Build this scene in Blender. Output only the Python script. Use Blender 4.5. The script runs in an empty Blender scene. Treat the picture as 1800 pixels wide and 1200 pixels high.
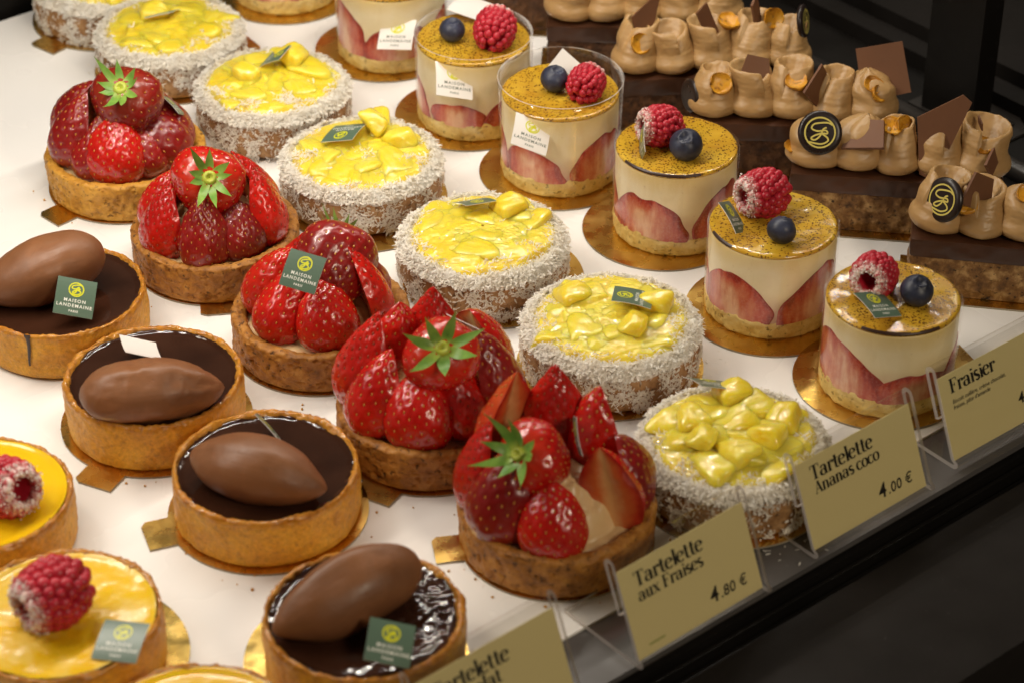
import bpy, math, random
import numpy as np
from mathutils import Vector, Matrix, Euler

R = math.radians
PI = math.pi
SC = bpy.context.scene
COL = SC.collection
MM = 0.001

# ------------------------------------------------------------------ camera
CF, CTH, CD = 4314.3, R(34.635), 1.15707          # focal length in photo pixels, pitch, distance
CAMP = np.array([0, -CD * math.cos(CTH), CD * math.sin(CTH)])
CFW = np.array([0, math.cos(CTH), -math.sin(CTH)])
CUP = np.array([0, math.sin(CTH), math.cos(CTH)])
cd = bpy.data.cameras.new('camera')
cam = bpy.data.objects.new('camera', cd)
COL.objects.link(cam)
cam.location = CAMP
cam.rotation_euler = (PI / 2 - CTH, 0, 0)
cd.sensor_width = 36
cd.lens = CF / 1800 * 36
cd.clip_start = 0.02
cd.clip_end = 20
cd.dof.use_dof = True
cd.dof.focus_distance = 1.165
cd.dof.aperture_fstop = 11.0
SC.camera = cam

# ------------------------------------------------------------------ world, exposure
W = bpy.data.worlds.new('World')
SC.world = W
W.use_nodes = True
bg = W.node_tree.nodes['Background']
bg.inputs['Color'].default_value = (1.0, 0.86, 0.70, 1)
bg.inputs['Strength'].default_value = 0.055
# the dim shop around the case: soft patches of lighter and darker room
_wt = W.node_tree
_tc = _wt.nodes.new('ShaderNodeTexCoord')
_no = _wt.nodes.new('ShaderNodeTexNoise')
_no.inputs['Scale'].default_value = 2.2
_no.inputs['Detail'].default_value = 2.0
_ra = _wt.nodes.new('ShaderNodeValToRGB')
_ra.color_ramp.elements[0].position = 0.36
_ra.color_ramp.elements[0].color = (0.10, 0.085, 0.07, 1)
_ra.color_ramp.elements[1].position = 0.66
_ra.color_ramp.elements[1].color = (1.7, 1.45, 1.15, 1)
_wt.links.new(_tc.outputs['Generated'], _no.inputs['Vector'])
_wt.links.new(_no.outputs['Fac'], _ra.inputs['Fac'])
_wt.links.new(_ra.outputs['Color'], bg.inputs['Color'])
SC.view_settings.view_transform = 'Standard'
SC.view_settings.look = 'None'
SC.view_settings.exposure = 0.06
SC.view_settings.gamma = 1.0
SC.view_settings.use_curve_mapping = False
SC.cycles.use_denoising = True
SC.cycles.max_bounces = 8
SC.cycles.transparent_max_bounces = 16
SC.cycles.sample_clamp_indirect = 4.0

# ------------------------------------------------------------------ LED strip of the display case, then two added fill lights
ANG = R(39.5)                                       # direction of the case front
E1 = Vector((math.cos(ANG), math.sin(ANG), 0))      # along the front, to the right
E2 = Vector((math.sin(ANG), -math.cos(ANG), 0))     # towards the customer


def UV(u, v, z=0.0):
    return E1 * u + E2 * v + Vector((0, 0, z))


LED_N, LED_U0, LED_U1, LED_V, LED_Z = 110, -0.60, 0.62, -0.156, 0.40
LED_W = 0.036
for i in range(LED_N):
    l = bpy.data.lights.new('led', 'AREA')
    l.shape = 'DISK'
    l.size = 0.007
    l.color = (1.0, 0.92, 0.80)
    l.energy = LED_W * (1.18 - 0.62 * max(0.0, (i / (LED_N - 1) - 0.30) / 0.70))
    o = bpy.data.objects.new('led_lamp', l)
    COL.objects.link(o)
    o.location = UV(LED_U0 + (LED_U1 - LED_U0) * i / (LED_N - 1), LED_V, LED_Z)
l = bpy.data.lights.new('left_fill', 'AREA')  # added fill light, no fixture: brightens the left side of the tray
l.shape = 'RECTANGLE'
l.size = 0.16
l.size_y = 0.12
l.color = (1.0, 0.89, 0.75)
l.energy = 0.9
o = bpy.data.objects.new('left_fill', l)
COL.objects.link(o)
o.location = (-0.55, 0.10, 0.75)
o.rotation_euler = (Vector((0.0, 0.0, 0.0)) - o.location).to_track_quat('-Z', 'Y').to_euler()
l = bpy.data.lights.new('front_fill', 'AREA')  # added fill from the customer side, lifts the price cards and pastry fronts
l.shape = 'DISK'
l.size = 0.28
l.color = (1.0, 0.86, 0.66)
l.energy = 5.6
o = bpy.data.objects.new('front_fill', l)
COL.objects.link(o)
o.location = UV(-0.10, 1.15, 0.85)
o.rotation_euler = (UV(0.05, 0.1, 0.0) - o.location).to_track_quat('-Z', 'Y').to_euler()


# ------------------------------------------------------------------ helpers
def P(px, py, z=0.0):
    """point at height z seen at photo pixel (px, py)"""
    d = CFW + np.array([1.0, 0, 0]) * ((px - 900) / CF) - CUP * ((py - 600) / CF)
    t = (z - CAMP[2]) / d[2]
    return Vector(CAMP + t * d)


def hash3(ix, iy, iz, seed):
    h = (ix.astype(np.int64) * 374761393 + iy.astype(np.int64) * 668265263 + iz.astype(np.int64) * 2147483647 + seed * 974711) & 0xFFFFFFFF
    h = ((h ^ (h >> 13)) * 1274126177) & 0xFFFFFFFF
    h = (h ^ (h >> 16)) & 0xFFFF
    return h.astype(np.float64) / 32767.5 - 1.0


def vnoise(p, scale=1.0, seed=0):
    q = np.asarray(p) * scale + 100.37
    i = np.floor(q).astype(np.int64)
    f = q - i
    f = f * f * f * (f * (f * 6 - 15) + 10)
    out = 0
    for dx in (0, 1):
        wx = f[:, 0] if dx else 1 - f[:, 0]
        for dy in (0, 1):
            wy = f[:, 1] if dy else 1 - f[:, 1]
            for dz in (0, 1):
                wz = f[:, 2] if dz else 1 - f[:, 2]
                out = out + wx * wy * wz * hash3(i[:, 0] + dx, i[:, 1] + dy, i[:, 2] + dz, seed)
    return out


def fbm(p, scale=1.0, octs=3, seed=0):
    a, s, out = 1.0, scale, 0
    for k in range(octs):
        out = out + a * vnoise(p, s, seed + k * 17)
        a *= 0.5
        s *= 2.03
    return out


def mesh_np(name, V, F, mats, smooth=True, midx=None, attr=None):
    """V in millimetres; F a list of arrays (quads, tris) or a list of index lists"""
    me = bpy.data.meshes.new(name)
    V = np.asarray(V, dtype=np.float64) * MM
    if isinstance(F, np.ndarray):
        n = len(F)
        k = F.shape[1]
        me.vertices.add(len(V))
        me.vertices.foreach_set('co', V.astype(np.float32).ravel())
        me.loops.add(n * k)
        me.loops.foreach_set('vertex_index', F.astype(np.int32).ravel())
        me.polygons.add(n)
        me.polygons.foreach_set('loop_start', np.arange(0, n * k, k, dtype=np.int32))
        me.polygons.foreach_set('loop_total', np.full(n, k, dtype=np.int32))
        me.update(calc_edges=True)
    else:
        me.from_pydata(V.tolist(), [], F)
    me.validate()
    for m in (mats if isinstance(mats, (list, tuple)) else [mats]):
        me.materials.append(m)
    if midx is not None and len(midx) == len(me.polygons):
        me.polygons.foreach_set('material_index', np.asarray(midx, dtype=np.int32))
    me.polygons.foreach_set('use_smooth', np.full(len(me.polygons), smooth, dtype=bool))
    if attr is not None:
        for k, a in attr.items():
            at = me.attributes.new(k, 'FLOAT', 'POINT')
            at.data.foreach_set('value', np.asarray(a, dtype=np.float32))
    me.update()
    return me


def link(name, me, parent=None, M=None, label=None):
    o = bpy.data.objects.new(name, me)
    COL.objects.link(o)
    if parent is not None:
        o.parent = parent
    if M is not None:
        o.matrix_basis = M
    if label:
        o['label'] = label
    return o


def thing(name, label, cat, loc, rotz=0.0, group=None):
    o = bpy.data.objects.new(name, None)
    COL.objects.link(o)
    o.empty_display_size = 0.01
    o.location = loc
    o.rotation_euler = (0, 0, rotz)
    o['label'] = label
    o['category'] = cat
    if group:
        o['group'] = group
    return o


def TR(x, y, z, rx=0, ry=0, rz=0, s=1.0):
    """local matrix, millimetres and degrees"""
    return Matrix.Translation((x * MM, y * MM, z * MM)) @ Euler((R(rx), R(ry), R(rz))).to_matrix().to_4x4() @ Matrix.Scale(s, 4)


def grid_faces(nu, nv, wrap_u=False, off=0):
    """vertex index = i*nv + j ; i in nu, j in nv"""
    iu = np.arange(nu if wrap_u else nu - 1)
    jv = np.arange(nv - 1)
    I, J = np.meshgrid(iu, jv, indexing='ij')
    I2 = (I + 1) % nu
    return np.stack([I * nv + J, I2 * nv + J, I2 * nv + J + 1, I * nv + J + 1], -1).reshape(-1, 4) + off


def resample(prof, step):
    prof = np.array(prof, float)
    d = np.r_[0, np.cumsum(np.hypot(*np.diff(prof, axis=0).T))]
    n = max(4, int(d[-1] / step))
    t = np.linspace(0, d[-1], n)
    return np.stack([np.interp(t, d, prof[:, 0]), np.interp(t, d, prof[:, 1])], -1)


def smooth_prof(prof, step, it=6):
    p = resample(prof, step)
    for k in range(it):
        q = p.copy()
        q[1:-1] = 0.5 * p[1:-1] + 0.25 * (p[:-2] + p[2:])
        p = q
    return p


def lathe(prof, n):
    """prof ordered bottom-outside-up-inside; outward normals"""
    prof = np.asarray(prof, float)
    a = np.linspace(0, 2 * PI, n, endpoint=False)
    A, J = np.meshgrid(a, np.arange(len(prof)), indexing='ij')
    r = prof[J, 0]
    V = np.stack([r * np.cos(A), r * np.sin(A), prof[J, 1]], -1).reshape(-1, 3)
    t = np.gradient(prof, axis=0)
    nn = np.stack([t[:, 1], -t[:, 0]], -1)
    nn /= np.linalg.norm(nn, axis=1)[:, None] + 1e-9
    N = np.stack([nn[J, 0] * np.cos(A), nn[J, 0] * np.sin(A), nn[J, 1]], -1).reshape(-1, 3)
    return V, grid_faces(n, len(prof), True), N


def join(parts):
    """parts: list of (V, F quads) -> V, F, piece index per face"""
    Vs, Fs, idx, off = [], [], [], 0
    for k, (V, F) in enumerate(parts):
        Vs.append(V)
        Fs.append(np.asarray(F) + off)
        idx.append(np.full(len(F), k))
        off += len(V)
    return np.vstack(Vs), np.vstack(Fs), np.concatenate(idx)


def box(x0, x1, y0, y1, z0, z1, off=0):
    V = np.array([(x, y, z) for x in (x0, x1) for y in (y0, y1) for z in (z0, z1)], float)
    F = np.array([(0, 1, 3, 2), (4, 6, 7, 5), (0, 4, 5, 1), (2, 3, 7, 6), (0, 2, 6, 4), (1, 5, 7, 3)])
    return V, F


def sphere_grid(nu, nv):
    """unit sphere as lat-long grid, tiny holes at poles closed by coincidence"""
    a = np.linspace(0, 2 * PI, nu, endpoint=False)
    b = np.linspace(-PI / 2 + 1e-4, PI / 2 - 1e-4, nv)
    A, B = np.meshgrid(a, b, indexing='ij')
    V = np.stack([np.cos(B) * np.cos(A), np.cos(B) * np.sin(A), np.sin(B)], -1).reshape(-1, 3)
    return V, grid_faces(nu, nv, True)


def extrude_poly(pts, z0, z1):
    """flat prism from a 2-D outline (counter-clockwise) -> verts, face lists"""
    n = len(pts)
    V = [(x, y, z0) for x, y in pts] + [(x, y, z1) for x, y in pts]
    F = [list(range(n - 1, -1, -1)), list(range(n, 2 * n))]
    for i in range(n):
        j = (i + 1) % n
        F.append([i, j, n + j, n + i])
    return V, F


# ------------------------------------------------------------------ materials
class NT:
    def __init__(s, name):
        s.m = bpy.data.materials.new(name)
        s.m.use_nodes = True
        s.t = s.m.node_tree
        s.b = s.t.nodes['Principled BSDF']
        s.out = s.t.nodes['Material Output']
        s._co = None

    def n(s, kind, **kw):
        x = s.t.nodes.new(kind)
        for k, v in kw.items():
            if k in x.inputs:
                x.inputs[k].default_value = v
            else:
                setattr(x, k, v)
        return x

    def l(s, a, b):
        s.t.links.new(a, b)

    def co(s):
        if s._co is None:
            tc = s.n('ShaderNodeTexCoord')
            oi = s.n('ShaderNodeObjectInfo')
            mu = s.n('ShaderNodeMath', operation='MULTIPLY')
            mu.inputs[1].default_value = 7.3
            s.l(oi.outputs['Random'], mu.inputs[0])
            ad = s.n('ShaderNodeVectorMath', operation='ADD')
            s.l(tc.outputs['Object'], ad.inputs[0])
            s.l(mu.outputs[0], ad.inputs[1])
            s._co = ad.outputs[0]
        return s._co

    def noise(s, mm, detail=3, rough=0.55, dist=0.0):
        """noise whose feature size is about mm millimetres"""
        x = s.n('ShaderNodeTexNoise')
        x.inputs['Scale'].default_value = 1000.0 / mm / 2
        x.inputs['Detail'].default_value = detail
        x.inputs['Roughness'].default_value = rough
        x.inputs['Distortion'].default_value = dist
        s.l(s.co(), x.inputs['Vector'])
        return x.outputs['Fac']

    def ramp(s, fac, stops):
        x = s.n('ShaderNodeValToRGB')
        e = x.color_ramp.elements
        while len(e) < len(stops):
            e.new(0.5)
        for q, (p, c) in zip(e, stops):
            q.position = p
            q.color = (c[0], c[1], c[2], 1) if not isinstance(c, (int, float)) else (c, c, c, 1)
        s.l(fac, x.inputs['Fac'])
        return x.outputs['Color']

    def mix(s, fac, a, b, mode='MIX'):
        x = s.n('ShaderNodeMix', data_type='RGBA', blend_type=mode)
        for sock, v in ((x.inputs[0], fac), (x.inputs[6], a), (x.inputs[7], b)):
            if isinstance(v, (int, float)):
                sock.default_value = v
            elif isinstance(v, tuple):
                sock.default_value = (v[0], v[1], v[2], 1)
            else:
                s.l(v, sock)
        return x.outputs[2]

    def math(s, op, a, b=0.0):
        x = s.n('ShaderNodeMath', operation=op)
        for sock, v in ((x.inputs[0], a), (x.inputs[1], b)):
            if isinstance(v, (int, float)):
                sock.default_value = v
            else:
                s.l(v, sock)
        return x.outputs[0]

    def attr(s, name):
        x = s.n('ShaderNodeAttribute')
        x.attribute_name = name
        return x.outputs['Fac']

    def bump(s, h, mm, strength=1.0, prev=None):
        x = s.n('ShaderNodeBump')
        x.inputs['Distance'].default_value = mm * MM
        x.inputs['Strength'].default_value = strength
        s.l(h, x.inputs['Height'])
        if prev is not None:
            s.l(prev, x.inputs['Normal'])
        return x.outputs['Normal']

    def done(s, color=None, rough=None, normal=None, coat=0, coat_rough=0.05, sss=0, sss_mm=2.0, metallic=0, spec=0.5, coat_normal=None, sss_col=(1, 0.4, 0.25)):
        b = s.b.inputs
        if color is not None:
            if isinstance(color, tuple):
                b['Base Color'].default_value = (color[0], color[1], color[2], 1)
            else:
                s.l(color, b['Base Color'])
        if rough is not None:
            if isinstance(rough, (int, float)):
                b['Roughness'].default_value = rough
            else:
                s.l(rough, b['Roughness'])
        if normal is not None:
            s.l(normal, b['Normal'])
            s.l(coat_normal if coat_normal is not None else normal, b['Coat Normal'])
        b['Coat Weight'].default_value = coat
        b['Coat Roughness'].default_value = coat_rough
        b['Metallic'].default_value = metallic
        b['Specular IOR Level'].default_value = spec
        if sss:
            b['Subsurface Weight'].default_value = sss
            b['Subsurface Scale'].default_value = sss_mm * MM
            b['Subsurface Radius'].default_value = sss_col
        return s.m


def m_simple(name, c, rough=0.5, **kw):
    return NT(name).done(color=c, rough=rough, **kw)


def m_paper():
    t = NT('white tray board')
    n = t.noise(60, 4)
    c = t.ramp(n, [(0.3, (0.82, 0.80, 0.77)), (0.7, (0.86, 0.84, 0.82))])
    f = t.noise(2.0, 3)
    sm = t.ramp(t.noise(35, 3, 0.6), [(0.45, 0.22), (0.62, 0.38)])
    return t.done(c, sm, t.bump(f, 0.02, 0.3), spec=0.4)


def m_dark(name, c=(0.03, 0.028, 0.027), rough=0.45, spec=0.35):
    t = NT(name)
    n = t.noise(25, 5, 0.6)
    col = t.ramp(n, [(0.3, tuple(x * 0.8 for x in c)), (0.7, tuple(x * 1.25 for x in c))])
    d = t.ramp(t.noise(1.6, 2), [(0.70, 0.0), (0.78, 1.0)])
    col = t.mix(d, col, tuple(min(1, x * 1.5 + 0.01) for x in c))
    ro = t.ramp(t.noise(14, 4), [(0.3, rough - 0.1), (0.7, rough + 0.1)])
    return t.done(col, ro, t.bump(t.noise(0.9, 2), 0.03, 0.35), spec=spec)


def m_gold():
    t = NT('gold foil board')
    n = t.noise(9, 4, 0.6)
    c = t.ramp(n, [(0.3, (0.66, 0.41, 0.09)), (0.7, (0.84, 0.60, 0.19))])
    ro = t.ramp(t.noise(6, 3), [(0.3, 0.18), (0.7, 0.36)])
    b = t.bump(t.noise(9, 3), 0.7, 0.35)
    b = t.bump(t.noise(0.7, 2), 0.05, 0.35, b)
    return t.done(c, ro, b, metallic=1.0)


def m_pastry():
    t = NT('golden sweet pastry')
    n = t.noise(11, 4, 0.6)
    c = t.ramp(n, [(0.25, (0.50, 0.20, 0.012)), (0.5, (0.71, 0.34, 0.026)), (0.75, (0.80, 0.45, 0.05))])
    rim = t.attr('rim')
    rc = t.ramp(t.noise(2.6, 4, 0.65), [(0.32, (0.36, 0.115, 0.014)), (0.62, (0.58, 0.25, 0.035))])
    c = t.mix(t.math('MULTIPLY', rim, 0.9), c, rc)
    sp = t.ramp(t.noise(1.4, 3, 0.6), [(0.56, 0.0), (0.68, 1.0)])
    c = t.mix(t.math('MULTIPLY', sp, 0.45), c, (0.33, 0.13, 0.03))
    gr = t.ramp(t.noise(0.9, 3, 0.7), [(0.35, 0.55), (0.62, 1.0)])
    c = t.mix(0.55, c, gr, 'MULTIPLY')
    b = t.bump(t.noise(2.4, 4), 0.7, 0.7)
    b = t.bump(t.noise(0.8, 3), 0.3, 0.9, b)
    b = t.bump(sp, 0.25, 0.6, b)
    ro = t.ramp(rim, [(0.0, 0.52), (1.0, 0.17)])
    return t.done(c, ro, b, sss=0.08, sss_mm=1.5, spec=0.45)


def m_crumb(name, dark, mid, light, rough=0.65, bump=0.5):
    t = NT(name)
    n = t.noise(3.2, 5, 0.65)
    c = t.ramp(n, [(0.28, dark), (0.5, mid), (0.72, light)])
    pit = t.ramp(t.noise(1.5, 3, 0.6), [(0.30, 0.0), (0.42, 1.0)])
    c = t.mix(t.math('SUBTRACT', 1.0, pit), c, tuple(x * 0.45 for x in dark))
    b = t.bump(t.noise(1.6, 5, 0.7), 0.7, bump)
    b = t.bump(pit, 0.4, 0.5, b)
    return t.done(c, rough, b, spec=0.35)


def m_ganache(name, wrinkle):
    t = NT(name)
    n = t.noise(16, 4)
    c = t.ramp(n, [(0.3, (0.024, 0.0085, 0.0045)), (0.7, (0.045, 0.0165, 0.0085))])
    b = t.bump(t.noise(7, 2, 0.4, 0.6), 0.8, wrinkle)
    b = t.bump(t.noise(0.8, 2), 0.03, 0.15, b)
    ro = t.ramp(t.noise(9, 3), [(0.35, 0.04), (0.7, 0.11)])
    return t.done(c, ro, b, spec=0.5)


def m_choc(name, c1, c2, rough=0.42):
    t = NT(name)
    n = t.noise(14, 4, 0.6)
    c = t.ramp(n, [(0.3, c1), (0.7, c2)])
    b = t.bump(t.noise(4, 4, 0.6), 0.35, 0.5)
    b = t.bump(t.noise(0.6, 2), 0.05, 0.6, b)
    ro = t.ramp(t.noise(7, 4), [(0.3, rough - 0.06), (0.7, rough + 0.10)])
    return t.done(c, ro, b, sss=0.05, sss_mm=1.0, spec=0.45)


def m_scoop(name, c1, c2, rough):
    t = NT(name)
    c = t.ramp(t.noise(14, 4, 0.6), [(0.3, c1), (0.7, c2)])
    mp = t.n('ShaderNodeMapping')
    mp.inputs['Scale'].default_value = (0.10, 1, 1)
    t.l(t.co(), mp.inputs['Vector'])
    dr = t.n('ShaderNodeTexNoise')
    dr.inputs['Scale'].default_value = 420
    dr.inputs['Detail'].default_value = 4
    t.l(mp.outputs[0], dr.inputs['Vector'])
    pit = t.ramp(t.noise(1.0, 2), [(0.70, 0.0), (0.76, 1.0)])
    b = t.bump(dr.outputs['Fac'], 0.28, 0.55)
    b = t.bump(t.noise(4, 4, 0.6), 0.3, 0.4, b)
    b = t.bump(t.math('SUBTRACT', 1.0, pit), 0.25, 0.6, b)
    ro = t.ramp(t.noise(8, 4, 0.65), [(0.3, rough - 0.08), (0.7, rough + 0.14)])
    bl = t.ramp(t.noise(11, 5, 0.7, 0.5), [(0.52, 0.0), (0.72, 0.5)])
    c = t.mix(bl, c, tuple(x * 1.35 for x in c2))
    return t.done(c, ro, b, sss=0.05, sss_mm=1.0, spec=0.4)


def m_berry(name, c1, c2, rough=0.27, coat=0.5, fuzz=0.0):
    t = NT(name)
    n = t.noise(9, 3, 0.55)
    c = t.ramp(n, [(0.3, c1), (0.72, c2)])
    sh = t.attr('shoulder')
    blush = t.ramp(t.noise(22, 2), [(0.58, 0.0), (0.78, 0.14)])
    c = t.mix(blush, c, (c2[0] * 1.15, c2[1] * 3.2 + 0.02, c2[2] * 1.6))
    c = t.mix(t.math('MULTIPLY', sh, 0.16), c, (0.62, 0.16, 0.03))
    b = t.bump(t.noise(1.9, 2, 0.5, 0.4), 0.45, 0.5)
    cn = t.bump(t.noise(1.5, 3, 0.55, 0.6), 0.55, 0.8)
    return t.done(c, rough, b, coat=coat, coat_rough=0.05, sss=0.14, sss_mm=1.6, coat_normal=cn)


def m_cut():
    t = NT('strawberry cut face')
    a = t.attr('cut')
    w = t.math('ADD', a, t.math('MULTIPLY', t.math('SUBTRACT', t.noise(2.0, 3), 0.5), 0.45))
    c = t.ramp(w, [(0.05, (0.74, 0.38, 0.15)), (0.42, (0.64, 0.15, 0.04)), (0.80, (0.48, 0.035, 0.016)), (0.95, (0.32, 0.01, 0.008))])
    b = t.bump(t.noise(1.4, 3), 0.3, 0.4)
    return t.done(c, 0.2, b, coat=0.6, coat_rough=0.1, sss=0.25, sss_mm=2.0)


def m_slice():
    t = NT('strawberry slice behind film')
    a = t.attr('cut')
    wv = t.n('ShaderNodeTexNoise')
    mp = t.n('ShaderNodeMapping')
    mp.inputs['Scale'].default_value = (1, 1, 0.25)
    t.l(t.co(), mp.inputs['Vector'])
    t.l(mp.outputs[0], wv.inputs['Vector'])
    wv.inputs['Scale'].default_value = 330
    wv.inputs['Detail'].default_value = 4
    w = t.math('ADD', a, t.math('MULTIPLY', t.math('SUBTRACT', t.noise(6.0, 4), 0.5), 0.9))
    w = t.math('ADD', w, t.math('MULTIPLY', t.math('SUBTRACT', wv.outputs['Fac'], 0.5), 1.0))
    c = t.ramp(w, [(0.0, (0.78, 0.47, 0.28)), (0.34, (0.62, 0.20, 0.10)), (0.66, (0.50, 0.065, 0.03)), (0.90, (0.27, 0.009, 0.006))])
    dew = t.ramp(t.noise(0.55, 2), [(0.50, 0.0), (0.66, 1.0)])
    c = t.mix(t.math('MULTIPLY', dew, 0.22), c, (0.62, 0.33, 0.27))
    b = t.bump(t.noise(0.6, 2), 0.1, 0.5)
    return t.done(c, 0.3, b, coat=0.4, coat_rough=0.15, sss=0.15, sss_mm=2.0)


def m_pine():
    t = NT('glazed pineapple')
    n = t.noise(9, 4, 0.6)
    c = t.ramp(n, [(0.25, (0.74, 0.50, 0.008)), (0.5, (0.82, 0.62, 0.024)), (0.78, (0.87, 0.73, 0.10))])
    oi = t.n('ShaderNodeObjectInfo')
    c = t.mix(t.math('MULTIPLY', oi.outputs['Random'], 0.22), c, (0.88, 0.77, 0.12))
    wv = t.n('ShaderNodeTexNoise')
    mp = t.n('ShaderNodeMapping')
    mp.inputs['Scale'].default_value = (1, 6, 3)
    t.l(t.co(), mp.inputs['Vector'])
    t.l(mp.outputs[0], wv.inputs['Vector'])
    wv.inputs['Scale'].default_value = 170
    wv.inputs['Detail'].default_value = 4
    fib = t.ramp(wv.outputs['Fac'], [(0.45, 0.0), (0.72, 1.0)])
    c = t.mix(t.math('MULTIPLY', fib, 0.35), c, (0.90, 0.80, 0.22))
    b = t.bump(wv.outputs['Fac'], 0.35, 0.6)
    cn = t.bump(t.noise(2.6, 3, 0.55, 0.8), 0.8, 0.7)
    return t.done(c, 0.3, b, coat=0.85, coat_rough=0.04, sss=0.85, sss_mm=7.0, coat_normal=cn, sss_col=(1, 0.8, 0.22))


def m_curd(name, skin):
    t = NT(name)
    n = t.noise(18, 3)
    c = t.ramp(n, [(0.3, (0.80, 0.46, 0.004)), (0.7, (0.84, 0.54, 0.010))])
    if skin:
        k = t.ramp(t.noise(13, 5, 0.62, 0.7), [(0.46, 0.0), (0.60, 1.0)])
        c = t.mix(t.math('MULTIPLY', k, 0.55), c, (0.86, 0.64, 0.16))
        b = t.bump(t.noise(6, 4, 0.6, 0.8), 1.0, 0.55)
    else:
        b = t.bump(t.noise(12, 2), 0.4, 0.25)
    return t.done(c, 0.2 if not skin else 0.3, b, coat=0.35, coat_rough=0.12, sss=0.2, sss_mm=3.0, sss_col=(1, 0.7, 0.15))


def m_coco():
    t = NT('grated coconut')
    n = t.noise(3, 2)
    c = t.ramp(n, [(0.3, (0.90, 0.85, 0.76)), (0.7, (0.96, 0.94, 0.89))])
    t.done(c, 0.45)
    tl = t.n('ShaderNodeBsdfTranslucent')
    t.l(c, tl.inputs['Color'])
    mx = t.n('ShaderNodeMixShader')
    mx.inputs[0].default_value = 0.45
    t.l(t.b.outputs[0], mx.inputs[1])
    t.l(tl.outputs[0], mx.inputs[2])
    t.l(mx.outputs[0], t.out.inputs['Surface'])
    return t.m


def m_brulee():
    t = NT('scorched glazed top')
    n = t.noise(12, 3)
    c = t.ramp(n, [(0.3, (0.52, 0.295, 0.013)), (0.7, (0.65, 0.41, 0.042))])
    k = None
    for mm, thr in ((1.7, 0.30), (1.15, 0.34)):
        vo = t.n('ShaderNodeTexVoronoi')
        vo.inputs['Scale'].default_value = 1000.0 / mm
        vo.inputs['Randomness'].default_value = 1.0
        t.l(t.co(), vo.inputs['Vector'])
        sep = t.n('ShaderNodeSeparateColor')
        t.l(vo.outputs['Color'], sep.inputs[0])
        dens = t.ramp(t.noise(14, 3, 0.6), [(0.28, 0.14), (0.66, 0.75)])
        on = t.math('LESS_THAN', sep.outputs[0], dens)
        dot = t.math('MULTIPLY', t.math('LESS_THAN', t.math('ADD', vo.outputs['Distance'], t.math('MULTIPLY', sep.outputs[1], 0.14)), thr + 0.1), on)
        k = dot if k is None else t.math('MAXIMUM', k, dot)
    stain = t.ramp(t.noise(10, 4, 0.65), [(0.42, 0.0), (0.68, 0.65)])
    c = t.mix(stain, c, (0.40, 0.17, 0.010))
    c = t.mix(t.math('MULTIPLY', k, 0.85), c, (0.085, 0.025, 0.006))
    b = t.bump(t.noise(2.6, 3), 0.35, 0.5)
    return t.done(c, 0.2, b, coat=0.45, coat_rough=0.07, sss=0.12, sss_mm=2.0, coat_normal=t.bump(t.noise(3.2, 3, 0.6, 0.3), 0.55, 0.6), sss_col=(1, 0.7, 0.3))


def m_film(name, tint=(1, 1, 1), gloss=1.0, rough=0.05, wob=0.0):
    t = NT(name)
    tr = t.n('ShaderNodeBsdfTransparent')
    tr.inputs['Color'].default_value = (*tint, 1)
    gl = t.n('ShaderNodeBsdfGlossy')
    gl.inputs['Roughness'].default_value = rough
    gl.inputs['Color'].default_value = (1, 1, 1, 1)
    lw = t.n('ShaderNodeLayerWeight')
    lw.inputs['Blend'].default_value = 0.5
    if wob:
        b = t.bump(t.noise(25, 2), wob, 0.5)
        t.l(b, gl.inputs['Normal'])
    fr = t.math('ADD', t.math('MULTIPLY', t.math('POWER', lw.outputs['Facing'], 5.0), 0.9), 0.04)
    mx = t.n('ShaderNodeMixShader')
    t.l(t.math('MULTIPLY', fr, gloss), mx.inputs[0])
    t.l(tr.outputs[0], mx.inputs[1])
    t.l(gl.outputs[0], mx.inputs[2])
    t.l(mx.outputs[0], t.out.inputs['Surface'])
    t.t.nodes.remove(t.b)
    return t.m


def m_edge():
    t = NT('polished acrylic edge')
    tr = t.n('ShaderNodeBsdfTransparent')
    tr.inputs['Color'].default_value = (0.8, 0.78, 0.76, 1)
    df = t.n('ShaderNodeBsdfPrincipled')
    df.inputs['Base Color'].default_value = (0.78, 0.72, 0.67, 1)
    df.inputs['Roughness'].default_value = 0.15
    mx = t.n('ShaderNodeMixShader')
    mx.inputs[0].default_value = 0.5
    t.l(tr.outputs[0], mx.inputs[1])
    t.l(df.outputs[0], mx.inputs[2])
    t.l(mx.outputs[0], t.out.inputs['Surface'])
    t.t.nodes.remove(t.b)
    return t.m


def m_blue():
    t = NT('blueberry skin')
    n = t.noise(5, 4, 0.65)
    c = t.ramp(n, [(0.32, (0.012, 0.013, 0.022)), (0.72, (0.050, 0.058, 0.10))])
    return t.done(c, 0.42, t.bump(t.noise(1.0, 2), 0.05, 0.4), spec=0.4)


def m_rasp():
    t = NT('raspberry flesh')
    n = t.noise(4, 3)
    c = t.ramp(n, [(0.3, (0.36, 0.008, 0.022)), (0.7, (0.52, 0.022, 0.042))])
    dust = t.attr('dust')
    k = t.math('MULTIPLY', dust, t.ramp(t.noise(0.9, 4, 0.7), [(0.40, 0.0), (0.55, 1.0)]))
    c = t.mix(k, c, (0.80, 0.66, 0.60))
    return t.done(c, 0.38, t.bump(t.noise(0.8, 3), 0.10, 0.5), sss=0.25, sss_mm=1.6, spec=0.45)


def m_leaf():
    t = NT('strawberry leaf')
    n = t.noise(4, 3)
    c = t.ramp(n, [(0.3, (0.10, 0.24, 0.035)), (0.7, (0.26, 0.42, 0.07))])
    ce = t.attr('core')
    c = t.mix(ce, c, (0.45, 0.50, 0.06))
    return t.done(c, 0.42, t.bump(t.noise(1.0, 3), 0.12, 0.5), sss=0.1, sss_mm=1.0, sss_col=(0.5, 1, 0.2))


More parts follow.
